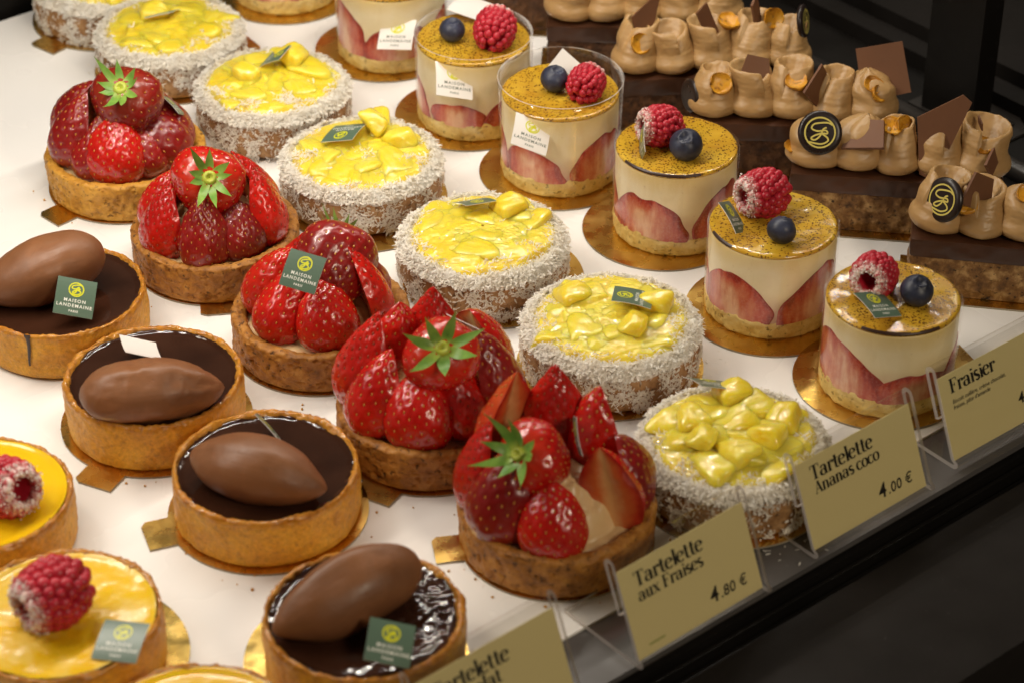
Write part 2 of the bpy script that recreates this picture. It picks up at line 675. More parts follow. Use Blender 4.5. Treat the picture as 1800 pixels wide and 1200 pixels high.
def m_cream(name, c1, c2, rough=0.5, bump=0.25, mm=4.0):
    t = NT(name)
    c = t.ramp(t.noise(8, 3), [(0.3, c1), (0.7, c2)])
    b = t.bump(t.noise(mm, 4), 0.35, bump)
    b = t.bump(t.noise(0.5, 2), 0.04, 0.4, b)
    return t.done(c, rough, b, sss=0.15, sss_mm=2.0, sss_col=(1, 0.7, 0.45))


def m_mousse():
    t = NT('white vanilla mousseline')
    c = t.ramp(t.noise(12, 4, 0.6), [(0.3, (0.78, 0.66, 0.40)), (0.7, (0.87, 0.77, 0.54))])
    tc = t.n('ShaderNodeTexCoord')
    sx = t.n('ShaderNodeSeparateXYZ')
    t.l(tc.outputs['Object'], sx.inputs[0])
    h = t.math('ADD', sx.outputs[2], t.math('MULTIPLY', t.math('SUBTRACT', t.noise(16, 3), 0.5), 0.012))
    top = t.ramp(t.math('MULTIPLY', h, 20.0), [(0.72, 0.0), (0.90, 0.7)])
    c = t.mix(top, c, (0.72, 0.52, 0.16))
    juice = t.ramp(t.math('MULTIPLY', h, 20.0), [(0.22, 0.85), (0.50, 0.0)])
    c = t.mix(t.math('MULTIPLY', juice, t.ramp(t.noise(9, 4, 0.6), [(0.35, 0.3), (0.65, 1.0)])), c, (0.40, 0.10, 0.08))
    pit = t.ramp(t.noise(1.3, 2, 0.5), [(0.70, 0.0), (0.78, 1.0)])
    c = t.mix(t.math('MULTIPLY', pit, 0.35), c, (0.40, 0.22, 0.10))
    b = t.bump(t.noise(5, 4), 0.3, 0.35)
    return t.done(c, 0.42, b, sss=0.15, sss_mm=2.0, sss_col=(1, 0.7, 0.45))


def m_card(name, c):
    t = NT(name)
    return t.done(c, 0.30, t.bump(t.noise(30, 2), 0.2, 0.15), spec=0.5)


M = dict(
    paper=m_paper(),
    shelf=m_dark('dark grey shelf steel', (0.085, 0.078, 0.074), 0.40),
    black=m_dark('black painted steel', (0.006, 0.005, 0.0042), 0.5, 0.15),
    char=m_dark('charcoal panel', (0.0075, 0.006, 0.005), 0.6, 0.15),
    front=m_dark('brown black counter panel', (0.0135, 0.0112, 0.0098), 0.62, 0.12),
    rail=m_dark('worn dark steel rim', (0.022, 0.019, 0.017), 0.34),
    gold=m_gold(),
    boardedge=m_simple('grey board edge', (0.30, 0.25, 0.17), 0.5),
    pastry=m_pastry(),
    crumb_s=m_crumb('brown baked tart crust', (0.17, 0.062, 0.010), (0.38, 0.155, 0.026), (0.52, 0.25, 0.055), 0.5, 0.8),
    crumb_g=m_crumb('golden baked tart crust', (0.36, 0.15, 0.018), (0.56, 0.27, 0.035), (0.66, 0.36, 0.065), 0.5, 0.7),
    crumb_c=m_crumb('tart crust under coconut', (0.20, 0.09, 0.03), (0.36, 0.19, 0.075), (0.48, 0.29, 0.14)),
    ganache=m_ganache('dark glossy ganache', 0.22),
    ganache_w=m_ganache('wrinkled glossy ganache', 0.95),
    quenelle=m_scoop('milk chocolate ganache scoop', (0.165, 0.064, 0.024), (0.235, 0.098, 0.040), 0.43),
    berry=m_berry('bright red strawberry skin', (0.38, 0.0040, 0.0028), (0.58, 0.012, 0.005)),
    berry_d=m_berry('deep red strawberry skin', (0.16, 0.003, 0.003), (0.29, 0.007, 0.005), 0.34, 0.4),
    berry_o=m_berry('orange red strawberry skin', (0.50, 0.03, 0.006), (0.62, 0.09, 0.015)),
    seed=m_simple('golden strawberry seed', (0.50, 0.22, 0.03), 0.35),
    seed_r=m_simple('reddish strawberry seed', (0.30, 0.05, 0.015), 0.3),
    cut=m_cut(),
    slice=m_slice(),
    leaf=m_leaf(),
    pcream=m_cream('pale pastry cream', (0.62, 0.42, 0.20), (0.72, 0.52, 0.28), 0.35, 0.5),
    pine=m_pine(),
    coco=m_coco(),
    curd=m_curd('lemon curd', False),
    curd_s=m_curd('skinned lemon curd', True),
    sponge=m_crumb('yellow sponge biscuit', (0.56, 0.34, 0.08), (0.72, 0.52, 0.17), (0.80, 0.64, 0.28), 0.7, 0.7),
    mousse=m_mousse(),
    brulee=m_brulee(),
    scorch=m_simple('burnt sugar rim', (0.035, 0.012, 0.004), 0.4),
    film=m_film('clear acetate film', (0.99, 0.985, 0.98), 0.75, 0.06, 0.8),
    acrylic=m_film('clear acrylic sheet', (0.965, 0.96, 0.95), 0.8, 0.02),
    acedge=m_edge(),
    blue=m_blue(),
    rasp=m_rasp(),
    hole=m_simple('raspberry hollow', (0.12, 0.004, 0.008), 0.5),
    sugar=m_simple('icing sugar grains', (0.85, 0.78, 0.74), 0.6),
    green=m_card('sage green card', (0.095, 0.150, 0.105)),
    white=m_card('white card', (0.78, 0.74, 0.70)),
    lime=m_simple('lime yellow print', (0.62, 0.62, 0.02), 0.35),
    wprint=m_simple('white print', (0.75, 0.75, 0.68), 0.4),
    gprint=m_simple('grey green print', (0.13, 0.15, 0.12), 0.4),
    manila=m_card('pale yellow price card', (0.74, 0.63, 0.31)),
    ink=m_simple('black ink', (0.012, 0.010, 0.008), 0.4),
    gink=m_simple('green ink', (0.25, 0.30, 0.05), 0.4),
    cake=m_crumb('nut sponge cake', (0.055, 0.022, 0.007), (0.20, 0.095, 0.028), (0.48, 0.30, 0.12), 0.6, 1.0),
    cake_d=m_crumb('dark cocoa sponge', (0.03, 0.012, 0.005), (0.085, 0.034, 0.012), (0.17, 0.075, 0.028), 0.6, 0.9),
    glaze=m_choc('dark chocolate layer', (0.040, 0.014, 0.006), (0.070, 0.026, 0.012), 0.34),
    hcream=m_cream('hazelnut whipped ganache', (0.385, 0.225, 0.085), (0.46, 0.28, 0.115), 0.42, 0.25, 3),
    shard=m_choc('milk chocolate shard', (0.135, 0.055, 0.023), (0.165, 0.068, 0.029), 0.6),
    disc=m_choc('dark chocolate button', (0.014, 0.008, 0.007), (0.020, 0.012, 0.010), 0.3),
    nut=m_crumb('caramelised hazelnut', (0.30, 0.10, 0.008), (0.58, 0.26, 0.018), (0.70, 0.38, 0.04), 0.3, 0.4),
    drip=m_simple('chocolate drip', (0.03, 0.011, 0.006), 0.3),
)


# ------------------------------------------------------------------ lettering
FONT_CACHE = {}


def text_mesh(txt, size, mat, bold=0.0, shear=0.0, align='CENTER', space=1.0):
    """sans lettering as flat mesh, size = capital height in mm roughly"""
    key = (txt, size, mat.name, bold, shear, align, space)
    if key in FONT_CACHE:
        return FONT_CACHE[key]
    c = bpy.data.curves.new('lettering', 'FONT')
    c.body = txt
    c.size = size * 1.4 * MM
    c.align_x = align
    c.offset = bold * MM
    c.shear = shear
    c.space_character = space
    c.resolution_u = 3
    tmp = bpy.data.objects.new('tmp', c)
    COL.objects.link(tmp)
    me = bpy.data.meshes.new_from_object(tmp.evaluated_get(bpy.context.evaluated_depsgraph_get()))
    bpy.data.objects.remove(tmp)
    bpy.data.curves.remove(c)
    me.materials.clear()
    me.materials.append(mat)
    n = len(me.vertices)
    V = np.zeros(n * 3)
    me.vertices.foreach_get('co', V)
    V = V.reshape(-1, 3) / MM
    F = [list(p.vertices) for p in me.polygons]
    bpy.data.meshes.remove(me)
    FONT_CACHE[key] = (V, F)
    return V, F


def arc(cx, cy, rx, ry, a0, a1, n=14):
    return [(cx + rx * math.cos(R(a0 + (a1 - a0) * k / n)), cy + ry * math.sin(R(a0 + (a1 - a0) * k / n))) for k in range(n + 1)]


def sf(x, y, w=0.2):
    return [(x - w, y), (x + w, y)]


# pen strokes of a high-contrast roman; x-height 1, capital height 1.45
GL = {
    'a': (0.98, [arc(0.38, 0.28, 0.30, 0.29, 40, 400, 22), [(0.70, 0.02), (0.70, 0.72)], arc(0.42, 0.70, 0.28, 0.29, 0, 165), sf(0.80, 0.02, 0.1)]),
    'e': (0.88, [arc(0.42, 0.50, 0.36, 0.51, 12, 318, 22), [(0.10, 0.58), (0.76, 0.58)]]),
    'r': (0.76, [[(0.22, 0), (0.22, 0.98)], sf(0.22, 0.01), sf(0.13, 0.98, 0.1), arc(0.50, 0.68, 0.26, 0.30, 165, 35), arc(0.68, 0.82, 0.05, 0.05, 0, 360, 8)]),
    't': (0.66, [[(0.26, 0.2), (0.26, 1.35)], arc(0.48, 0.22, 0.22, 0.22, 180, 310), [(0.02, 0.97), (0.56, 0.97)]]),
    'l': (0.48, [[(0.24, 0), (0.24, 1.55)], sf(0.24, 0.01), sf(0.15, 1.54, 0.1)]),
    'u': (1.02, [[(0.20, 0.3), (0.20, 0.98)], arc(0.45, 0.30, 0.25, 0.31, 180, 360), [(0.74, 0), (0.74, 0.98)], sf(0.11, 0.98, 0.1), sf(0.65, 0.98, 0.1), sf(0.84, 0.01, 0.1)]),
    'x': (0.86, [[(0.12, 1), (0.72, 0)], [(0.70, 0.98), (0.14, 0.02)], sf(0.14, 0.98, 0.14), sf(0.70, 0.98, 0.14), sf(0.14, 0.01, 0.14), sf(0.72, 0.01, 0.14)]),
    'i': (0.48, [[(0.24, 0), (0.24, 0.98)], sf(0.24, 0.01), sf(0.15, 0.98, 0.1), arc(0.24, 1.32, 0.05, 0.05, 0, 360, 8)]),
    's': (0.74, [arc(0.36, 0.73, 0.25, 0.26, 35, 200) + [(0.24, 0.56), (0.50, 0.42)] + arc(0.36, 0.27, 0.26, 0.27, 20, -150)]),
    'n': (1.04, [[(0.20, 0), (0.20, 0.98)], arc(0.48, 0.66, 0.27, 0.33, 170, 0), [(0.75, 0.66), (0.75, 0)], sf(0.20, 0.01), sf(0.75, 0.01), sf(0.12, 0.98, 0.1)]),
    'h': (1.04, [[(0.20, 0), (0.20, 1.55)], arc(0.48, 0.66, 0.27, 0.33, 170, 0), [(0.75, 0.66), (0.75, 0)], sf(0.20, 0.01), sf(0.75, 0.01), sf(0.12, 1.54, 0.1)]),
    'c': (0.82, [arc(0.42, 0.50, 0.36, 0.51, 45, 318, 22)]),
    'o': (0.92, [arc(0.44, 0.50, 0.37, 0.51, 0, 360, 26)]),
    'F': (1.08, [[(0.30, 0), (0.30, 1.45)], [(0.05, 1.42), (0.98, 1.42)], [(0.30, 0.74), (0.72, 0.74)], sf(0.30, 0.01, 0.25), [(0.96, 1.42), (0.96, 1.12)], [(0.70, 0.92), (0.70, 0.58)]]),
    'T': (1.16, [[(0.55, 0), (0.55, 1.45)], [(0.02, 1.42), (1.08, 1.42)], sf(0.55, 0.01, 0.25), [(0.04, 1.42), (0.04, 1.10)], [(1.06, 1.42), (1.06, 1.10)]]),
    'A': (1.14, [[(0.54, 1.45), (0.14, 0)], [(0.54, 1.45), (0.94, 0)], [(0.26, 0.48), (0.80, 0.48)], sf(0.14, 0.01, 0.16), sf(0.94, 0.01, 0.2)]),
    'C': (1.22, [arc(0.62, 0.72, 0.52, 0.75, 42, 318, 26), [(1.02, 1.40), (1.02, 1.05)]]),
    ' ': (0.45, []),
}


def serif_mesh(txt, xh, heavy=1.0):
    V, F = [], []
    x = 0.0
    for ch in txt:
        adv, strokes = GL[ch]
        for st in strokes:
            st = [Vector(p) for p in st]
            base = len(V)
            n = len(st)
            for k in range(n):
                d = (st[min(k + 1, n - 1)] - st[max(k - 1, 0)]).normalized()
                lean = abs(d.y)
                if ch in 'xA' and n == 2 and lean > 0.5:
                    w = 0.25 if (st[1].x - st[0].x) * (st[1].y - st[0].y) < 0 else 0.08
                elif n == 2 and lean > 0.9 and (st[1] - st[0]).length < 0.4:
                    w = 0.09
                else:
                    w = 0.085 + 0.185 * lean ** 1.6
                if ch == 's':
                    w = 0.10 + 0.17 * (1 - abs(2.0 * k / (n - 1) - 1)) ** 0.7
                nrm = Vector((-d.y, d.x)) * w * 0.5 * heavy
                for sgn in (-1, 1):
                    p = st[k] + nrm * sgn
                    V.append(((x + p.x) * xh * 1.06, p.y * xh * 0.97, 0))
            for k in range(n - 1):
                a = base + 2 * k
                F.append([a, a + 2, a + 3, a + 1])
        x += adv
    V = np.array(V)
    # strokes overlap: lift each quad strip a hair so that none is coplanar with its neighbour
    start = 0
    lift = 0
    for ch in txt:
        for st in GL[ch][1]:
            m = len(st) * 2
            V[start:start + m, 2] = 0.004 * (lift % 5)
            lift += 1
            start += m
    return V, F, x * xh


def ribbon(pts, w, close=False):
    V, F = [], []
    n = len(pts)
    P3 = [Vector(p) for p in pts]
    for k in range(n):
        a = P3[(k - 1) % n] if close else P3[max(k - 1, 0)]
        b = P3[(k + 1) % n] if close else P3[min(k + 1, n - 1)]
        d = (b - a).normalized()
        nr = Vector((-d.y, d.x)) * w * 0.5
        V.append((P3[k].x + nr.x, P3[k].y + nr.y, 0))
        V.append((P3[k].x - nr.x, P3[k].y - nr.y, 0))
    for k in range(n if close else n - 1):
        a, b = 2 * k, 2 * ((k + 1) % n)
        F.append([a, a + 1, b + 1, b])
    return np.array(V), F


def catmull(pts, n=8):
    out = []
    m = len(pts)
    for i in range(m - 1):
        p0, p1, p2, p3 = (Vector(pts[max(i - 1, 0)]), Vector(pts[i]), Vector(pts[i + 1]), Vector(pts[min(i + 2, m - 1)]))
        for k in range(n):
            t = k / n
            out.append(0.5 * ((2 * p1) + (p2 - p0) * t + (2 * p0 - 5 * p1 + 4 * p2 - p3) * t * t + (3 * p1 - p0 - 3 * p2 + p3) * t ** 3))
    out.append(Vector(pts[-1]))
    return [(p.x, p.y) for p in out]


def emblem_geo(r, w):
    """round emblem: an open ring running into a looped flourish"""
    ring = ribbon([(r * math.cos(R(a)), r * math.sin(R(a))) for a in range(0, 360, 12)], w, True)
    k = r / 10.0
    loop = catmull([(7.0 * k, 6.6 * k), (3.2 * k, 7.4 * k), (-4.5 * k, 5.0 * k), (-6.0 * k, 1.6 * k), (-2.0 * k, 0.6 * k), (3.4 * k, 2.2 * k), (4.8 * k, 0.4 * k),
                    (1.0 * k, -0.4 * k), (-3.4 * k, -3.0 * k), (-4.8 * k, -5.2 * k), (-2.0 * k, -5.4 * k), (0.6 * k, -2.0 * k), (1.6 * k, 2.6 * k), (3.6 * k, 4.2 * k)])
    loop2 = catmull([(1.0 * k, -0.4 * k), (5.4 * k, -2.2 * k), (6.2 * k, -4.6 * k), (2.0 * k, -7.4 * k), (-5.6 * k, -7.6 * k)])
    a, b = ribbon(loop, w), ribbon(loop2, w)
    V = np.vstack([ring[0], a[0] + [0, 0, 0.006], b[0] + [0, 0, 0.012]])
    F = [list(f) for f in ring[1]] + [[i + len(ring[0]) for i in f] for f in a[1]] + [[i + len(ring[0]) + len(a[0]) for i in f] for f in b[1]]
    return V, F


def make_card_meshes():
    out = {}
    s = 9.0
    pts = [(-s, -s + 0.8), (-s + 0.8, -s), (s - 0.8, -s), (s, -s + 0.8), (s, s - 0.8), (s - 0.8, s), (-s + 0.8, s), (-s, s - 0.8)]
    # a slightly bowed card: strips in y
    ny = 9
    for colour in ('green', 'white'):
        V, F, mi = [], [], []
        for side, z in ((0, 0.0), (1, 0.28)):
            for j in range(ny):
                y = -s + 2 * s * j / (ny - 1)
                bow = 0.7 * (1 - (y / s) ** 2)
                V += [(-s, y, z + bow), (s, y, z + bow)]
        h = 2 * ny
        for j in range(ny - 1):
            a = 2 * j
            F.append([a, a + 2, a + 3, a + 1]); mi.append(1)
            F.append([h + a, h + a + 1, h + a + 3, h + a + 2]); mi.append(0)
            F.append([a, h + a, h + a + 2, a + 2]); mi.append(1)
            F.append([a + 1, a + 3, h + a + 3, h + a + 1]); mi.append(1)
        F.append([0, 1, h + 1, h]); mi.append(1)
        e = 2 * (ny - 1)
        F.append([e, h + e, h + e + 1, e + 1]); mi.append(1)
        out[colour] = mesh_np('logo_card', np.array(V), F, [M[colour], M['white']], False, mi)

        def bowz(V):
            V = np.array(V)
            V[:, 2] += 0.7 * (1 - (V[:, 1] / s) ** 2) + 0.31
            return V
        EV, EF = emblem_geo(3.3, 0.62)
        EV = EV + [0, 3.6, 0]
        out[colour + '_emblem'] = mesh_np('emblem', bowz(EV), EF, M['lime'], False)
        pr = M['wprint'] if colour == 'green' else M['gprint']
        LV, LF = [], []
        for txt, sz, y, sp in (('MAISON', 1.55, -2.6, 1.35), ('LANDEMAINE', 1.55, -5.0, 1.30), ('PARIS', 1.0, -7.3, 1.3)):
            tv, tf = text_mesh(txt, sz, pr, 0.05, 0, 'CENTER', sp)
            off = len(LV)
            LV += [(x, yy + y, z) for x, yy, z in tv]
            LF += [[i + off for i in f] for f in tf]
        out[colour + '_letter'] = mesh_np('lettering', bowz(LV), LF, pr, False)
    out['blank'] = out['white']
    return out


CARD = make_card_meshes()
CAM_R = Matrix(((1, 0, 0), (0, CUP[1], -CFW[1]), (0, CUP[2], -CFW[2])))   # columns: right, up, towards camera


def card_at(parent, TL, TR_, BL, z, flip=False, colour='green'):
    """logo card posed from three of its corners (its own top left, top right, bottom left) in the photo; z = height of its middle in mm"""
    TL, TR_, BL = np.array(TL, float), np.array(TR_, float), np.array(BL, float)
    mid = (TR_ + BL) / 2
    w = P(mid[0], mid[1], z * MM)
    k = float(np.dot(np.array(w) - CAMP, CFW)) / CF / MM
    a, b = (TR_ - TL) * k, (BL - TL) * k
    A, B, C = a @ a, b @ b, a @ b
    s2 = ((A + B) + math.sqrt((A - B) ** 2 + 4 * C * C)) / 2 + 0.5
    az = math.sqrt(max(s2 - A, 0))
    bz = math.sqrt(max(s2 - B, 0))
    if az * bz * C > 0:
        az = -az
    if flip:
        az, bz = -az, -bz
    right = Vector((a[0], -a[1], az)).normalized()
    up = -Vector((b[0], -b[1], bz)).normalized()
    nrm = right.cross(up).normalized()
    up = nrm.cross(right)
    m = CAM_R @ Matrix((right, up, nrm)).transposed()
    size = min(max(math.sqrt(s2) / 18.0, 0.75), 1.12)
    Mw = Matrix.Translation(w) @ m.to_4x4() @ Matrix.Scale(size, 4)
    base = Matrix.Translation(parent.location) @ parent.rotation_euler.to_matrix().to_4x4()
    c = link('logo_card', CARD[colour], parent, base.inverted() @ Mw)
    if colour != 'blank':
        link('emblem', CARD[colour + '_emblem'], c)
        link('lettering', CARD[colour + '_letter'], c)
    return c


# ------------------------------------------------------------------ the setting
def case_obj(name, V, F, mat, smooth=False, **props):
    me = mesh_np(name, np.array(V), F, mat, smooth)
    o = link(name, me)
    o.rotation_euler = (0, 0, ANG)
    for k, v in props.items():
        o[k] = v
    return o


# local frame of the case: x along its front, -y towards the customer (millimetres)
VF, VG1, VG2, VB = 174.8, 204.6, 216.0, -441.0
UR = 304.0
V, F = box(-900, 286, -VF, -VB, -3.0, 0.0)
case_obj('tray_board', V, F, M['paper'], kind='structure')
# dark floor of the case, one sheet under everything, as far as the photograph sees
V, F = box(-1500, 1500, -VG1, 1500, -24, -4.0)
case_obj('case_floor', V, F, M['black'], kind='structure')
# front shelf strip, between the tray board and the edge
V, F = box(-900, 900, -VG1, -VF - 0.4, -3.9, -1.0)
case_obj('front_shelf', V, F, M['shelf'], kind='structure')
parts = [box(-900, 900, -VG1 - 3.0, -VG1 - 0.2, -22, -5.0), box(-900, 900, -VG1 - 6.5, -VG1 - 4.6, -26, -8.0), box(-900, 900, -VG2, -VG1 - 8.5, -36, -12.0)]
V, F, _ = join(parts)
case_obj('front_moulding', V, F, M['black'], kind='structure')
V, F = box(-900, 900, -287, -VG2 - 1.5, -60, -9.0)
case_obj('front_counter', V, F, M['front'], kind='structure')
V, F = box(-3000, 3000, -3000, -VG1, -420, -400)
case_obj('shop_floor', V, F, M['black'], kind='structure')


def rounded_bar(L, w, h, r, n=5):
    """bar along x, section w x h with rounded upper edges"""
    pr = [(-w / 2, 0)] + [(-w / 2 + r - r * math.cos(t), h - r + r * math.sin(t)) for t in np.linspace(0, PI / 2, n)] + [(w / 2 - r + r * math.sin(t), h - r + r * math.cos(t)) for t in np.linspace(0, PI / 2, n)] + [(w / 2, 0)]
    m = len(pr)
    V = [(x, y, z) for x in (-L / 2, L / 2) for y, z in pr]
    F = [[i, i + 1, m + i + 1, m + i] for i in range(m - 1)] + [list(range(m - 1, -1, -1)), list(range(m, 2 * m))] + [[m - 1, 0, m, 2 * m - 1]]
    return np.array(V), F


# raised steel rim along the right end of the tray
o = link('steel_rim', mesh_np('steel_rim', *rounded_bar(900, 9, 9, 3.2), M['rail'], True))
o.location = UV(UR * MM, 0.05, -0.004)
o.rotation_euler = (0, 0, ANG - PI / 2)
o['label'] = 'long dark steel rim along the end of the tray beside the chocolate cakes'
o['category'] = 'rim'
# stepped dark ledge beyond the rim
parts = [box(352, 362, -350, 700, -4, 5.5), box(362.2, 372, -350, 700, -4, 1.5), box(374, 700, -350, 700, -4, 9)]
V, F, _ = join(parts)
case_obj('case_ledge', V, F, M['char'], kind='structure')
# back edge of the case behind the tray
V, F = box(-900, 290, 447, 462, -4, 14)
case_obj('case_back_edge', V, F, M['black'], kind='structure')

# square post
pc = P(1707, 224, 0.0)
post = thing('metal_post', 'black square steel post screwed to the case floor behind the chocolate cakes', 'post', (pc.x, pc.y, -0.004), ANG)
V, F = box(0, 15, 0, 36, 1.6, 420)
link('upright', mesh_np('upright', V, F, M['black'], False), post)
pl = [(-2, -20), (22, -20), (26, -16), (34, -4), (34, 44), (-2, 44)]
link('base_plate', mesh_np('base_plate', *[np.array(extrude_poly(pl, 0.2, 1.6)[0]), extrude_poly(pl, 0.2, 1.6)[1]], M['rail'], False), post)
sv, sfc = sphere_grid(20, 10)
sv = sv * [3.0, 3.0, 1.3]
link('screw', mesh_np('screw', sv, sfc, M['rail']), post, TR(22, -8, 1.8))

# ------------------------------------------------------------------ cake boards
BOARD = {}


def disc_board(key, Rb, tab=None):
    """round foil board; tab = (length, width) along +x"""
    if key in BOARD:
        return BOARD[key]
    pts = []
    if tab:
        L, w = tab
        a0 = math.asin(w / 2 / Rb)
        for k in range(97):
            a = a0 + (2 * PI - 2 * a0) * k / 96
            pts.append((Rb * math.cos(a), Rb * math.sin(a)))
        pts += [(Rb + L * 0.8, -w / 2), (Rb + L, -w / 2 + w * 0.15), (Rb + L, w / 2)]
    else:
        pts = [(Rb * math.cos(2 * PI * k / 96), Rb * math.sin(2 * PI * k / 96)) for k in range(96)]
    V, F = extrude_poly(pts, 0.05, 1.0)
    mi = [0, 0] + [1] * (len(F) - 2)
    BOARD[key] = mesh_np('cake_board', np.array(V), F, [M['gold'], M['boardedge']], False, mi)
    return BOARD[key]


def add_board(loc, key, Rb, tab, ang, label, dx=0, dy=0):
    me = disc_board(key, Rb, tab)
    o = link('cake_board', me)
    o.location = (loc.x + dx * MM, loc.y + dy * MM, 0)
    o.rotation_euler = (0, 0, R(ang))
    o['label'] = label
    o['category'] = 'cake board'
    o['group'] = 'gold boards under the pastries'
    return o


# ------------------------------------------------------------------ tart shells
def shell_mesh(name, Ro, H, wall, mat, seed, rough_amp, fine_amp, n=300, step=0.55, rim_amp=0.3, pits=0.0):
    pr = [(2, 0), (Ro - 2.2, 0), (Ro - 0.8, 0.5), (Ro - 0.2, 2.2), (Ro, H * 0.5), (Ro + 0.1, H - 2.2), (Ro - 0.3, H - 0.7), (Ro - wall * 0.35, H), (Ro - wall * 0.7, H - 0.3), (Ro - wall, H - 1.8), (Ro - wall - 0.2, H - 7)]
    pr = smooth_prof(pr, step, 3)
    V, F, N = lathe(pr, n)
    rim = np.clip((V[:, 2] - (H - 4.2)) / 3.4, 0, 1)
    r = np.hypot(V[:, 0], V[:, 1])
    a = np.arctan2(V[:, 1], V[:, 0])
    d = rough_amp * fbm(V, 1 / 9.0, 3, seed) + fine_amp * fbm(V, 1 / 1.7, 2, seed + 5)
    d = d + rim * rim_amp * (vnoise(V, 1 / 1.5, seed + 9) + 0.8 * np.clip(vnoise(V, 1 / 5.0, seed + 11), -1, 0.3))
    d = d + 0.35 * np.clip(vnoise(np.stack([np.cos(a), np.sin(a), 0 * a], -1), 1.6, seed + 12), -1, 1)
    if pits:
        p = vnoise(V, 1 / 2.4, seed + 21) * 0.6 + vnoise(V * [1, 1, 1.7], 1 / 1.2, seed + 23) * 0.4
        d = d - pits * np.clip((p - 0.18) / 0.3, 0, 1) * np.clip((r - Ro + 3) / 2, 0, 1)
    low = np.clip(V[:, 2] / 2.0, 0.0, 1)
    d = d * low
    V = V + N * d[:, None]
    V[:, 2] += rim * 0.5 * vnoise(np.stack([np.cos(a), np.sin(a), a * 0], -1), 3.1, seed + 40)
    return mesh_np(name, V, F, mat, True, None, {'rim': rim})


def polar_disc(Rd, nr, na, zfun):
    rr = np.linspace(0.02, 1, nr) * Rd
    a = np.linspace(0, 2 * PI, na, endpoint=False)
    A, RR = np.meshgrid(a, rr, indexing='ij')
    X, Y = (RR * np.cos(A)).ravel(), (RR * np.sin(A)).ravel()
    Z = zfun(X, Y, RR.ravel(), A.ravel())
    F = grid_faces(na, nr, True)[:, ::-1]
    return np.stack([X, Y, Z], -1), F


def ganache_mesh(seed, ripple):
    def zf(x, y, r, a):
        p = np.stack([x, y, x * 0], -1)
        z = 22.0 + 0.25 * fbm(p, 1 / 14.0, 2, seed)
        edge = np.clip((r - 34.0) / 2.6, 0, 1)
        z = z + edge ** 2 * (0.8 + 0.5 * vnoise(p, 1 / 3.0, seed + 3))
        if ripple:
            w = np.clip((x - 2) / 14, 0, 1) * np.clip((r - 4) / 6, 0, 1)
            z = z + w * 0.75 * np.abs(fbm(p, 1 / 5.5, 2, seed + 8))
        return z
    V, F = polar_disc(37.2, 64, 200, zf)
    return mesh_np('ganache', V, F, M['ganache_w' if ripple else 'ganache'])


def quenelle_mesh(seed, L=31, W=14.5, H=13.5, blunt=0.0, ridge=0.25, rgh=0.25):
    nu, nv = 72, 56
    t = np.linspace(-0.999, 0.999, nu)
    phi = np.linspace(0, 2 * PI, nv, endpoint=False)
    T, PH = np.meshgrid(t, phi, indexing='ij')
    s = np.abs(T)
    pe, pq = 1.9 + 0 * T, 0.72 + 0 * T
    pe = np.where(T < 0, 1.9 + blunt, pe)
    pq = np.where(T < 0, 0.72 - 0.30 * blunt, pq)
    pr = np.clip(1 - s ** pe, 0, 1) ** pq
    c, sn = np.cos(PH), np.sin(PH)
    y = W * pr * np.sign(c) * np.abs(c) ** 0.95
    z = H * pr * np.sign(sn) * np.abs(sn) ** 1.0
    z = z + ridge * 3.0 * pr * np.exp(-((PH - PI * 0.58) / 0.30) ** 2)
    x = L * T + 0 * z
    z = z + 1.2 * (1 - T ** 2) * 0.5
    V = np.stack([x, y, z], -1).reshape(-1, 3)
    F = grid_faces(nv, nu, True)
    V = V.reshape(nu, nv, 3).transpose(1, 0, 2).reshape(-1, 3)
    d = 1.0 * fbm(V, 1 / 19.0, 2, seed) + rgh * 0.30 * fbm(V * [0.3, 1, 1], 1 / 2.6, 3, seed + 4) - rgh * 0.9 * np.clip(vnoise(V, 1 / 6.0, seed + 7) - 0.35, 0, 1)
    nrm = V / (np.linalg.norm(V * [0.2, 1, 1], axis=1)[:, None] + 1e-6) * [0.2, 1, 1]
    tp = np.clip(1 - np.abs(V[:, 0]) / L, 0.05, 1) ** 0.3
    V = V + nrm * (d * tp)[:, None]
    return mesh_np('chocolate_scoop', V, F[:, ::-1], M['quenelle'])


# ------------------------------------------------------------------ strawberries
def berry_r(t, Rm):
    a, b = (0.42, 0.70) if Rm > 14.2 else (0.40, 0.95) if Rm < 13.5 else (0.42, 0.84)
    k = (a / (a + b)) ** a * (b / (a + b)) ** b
    return Rm * (t ** a) * ((1 - t) ** b) / k


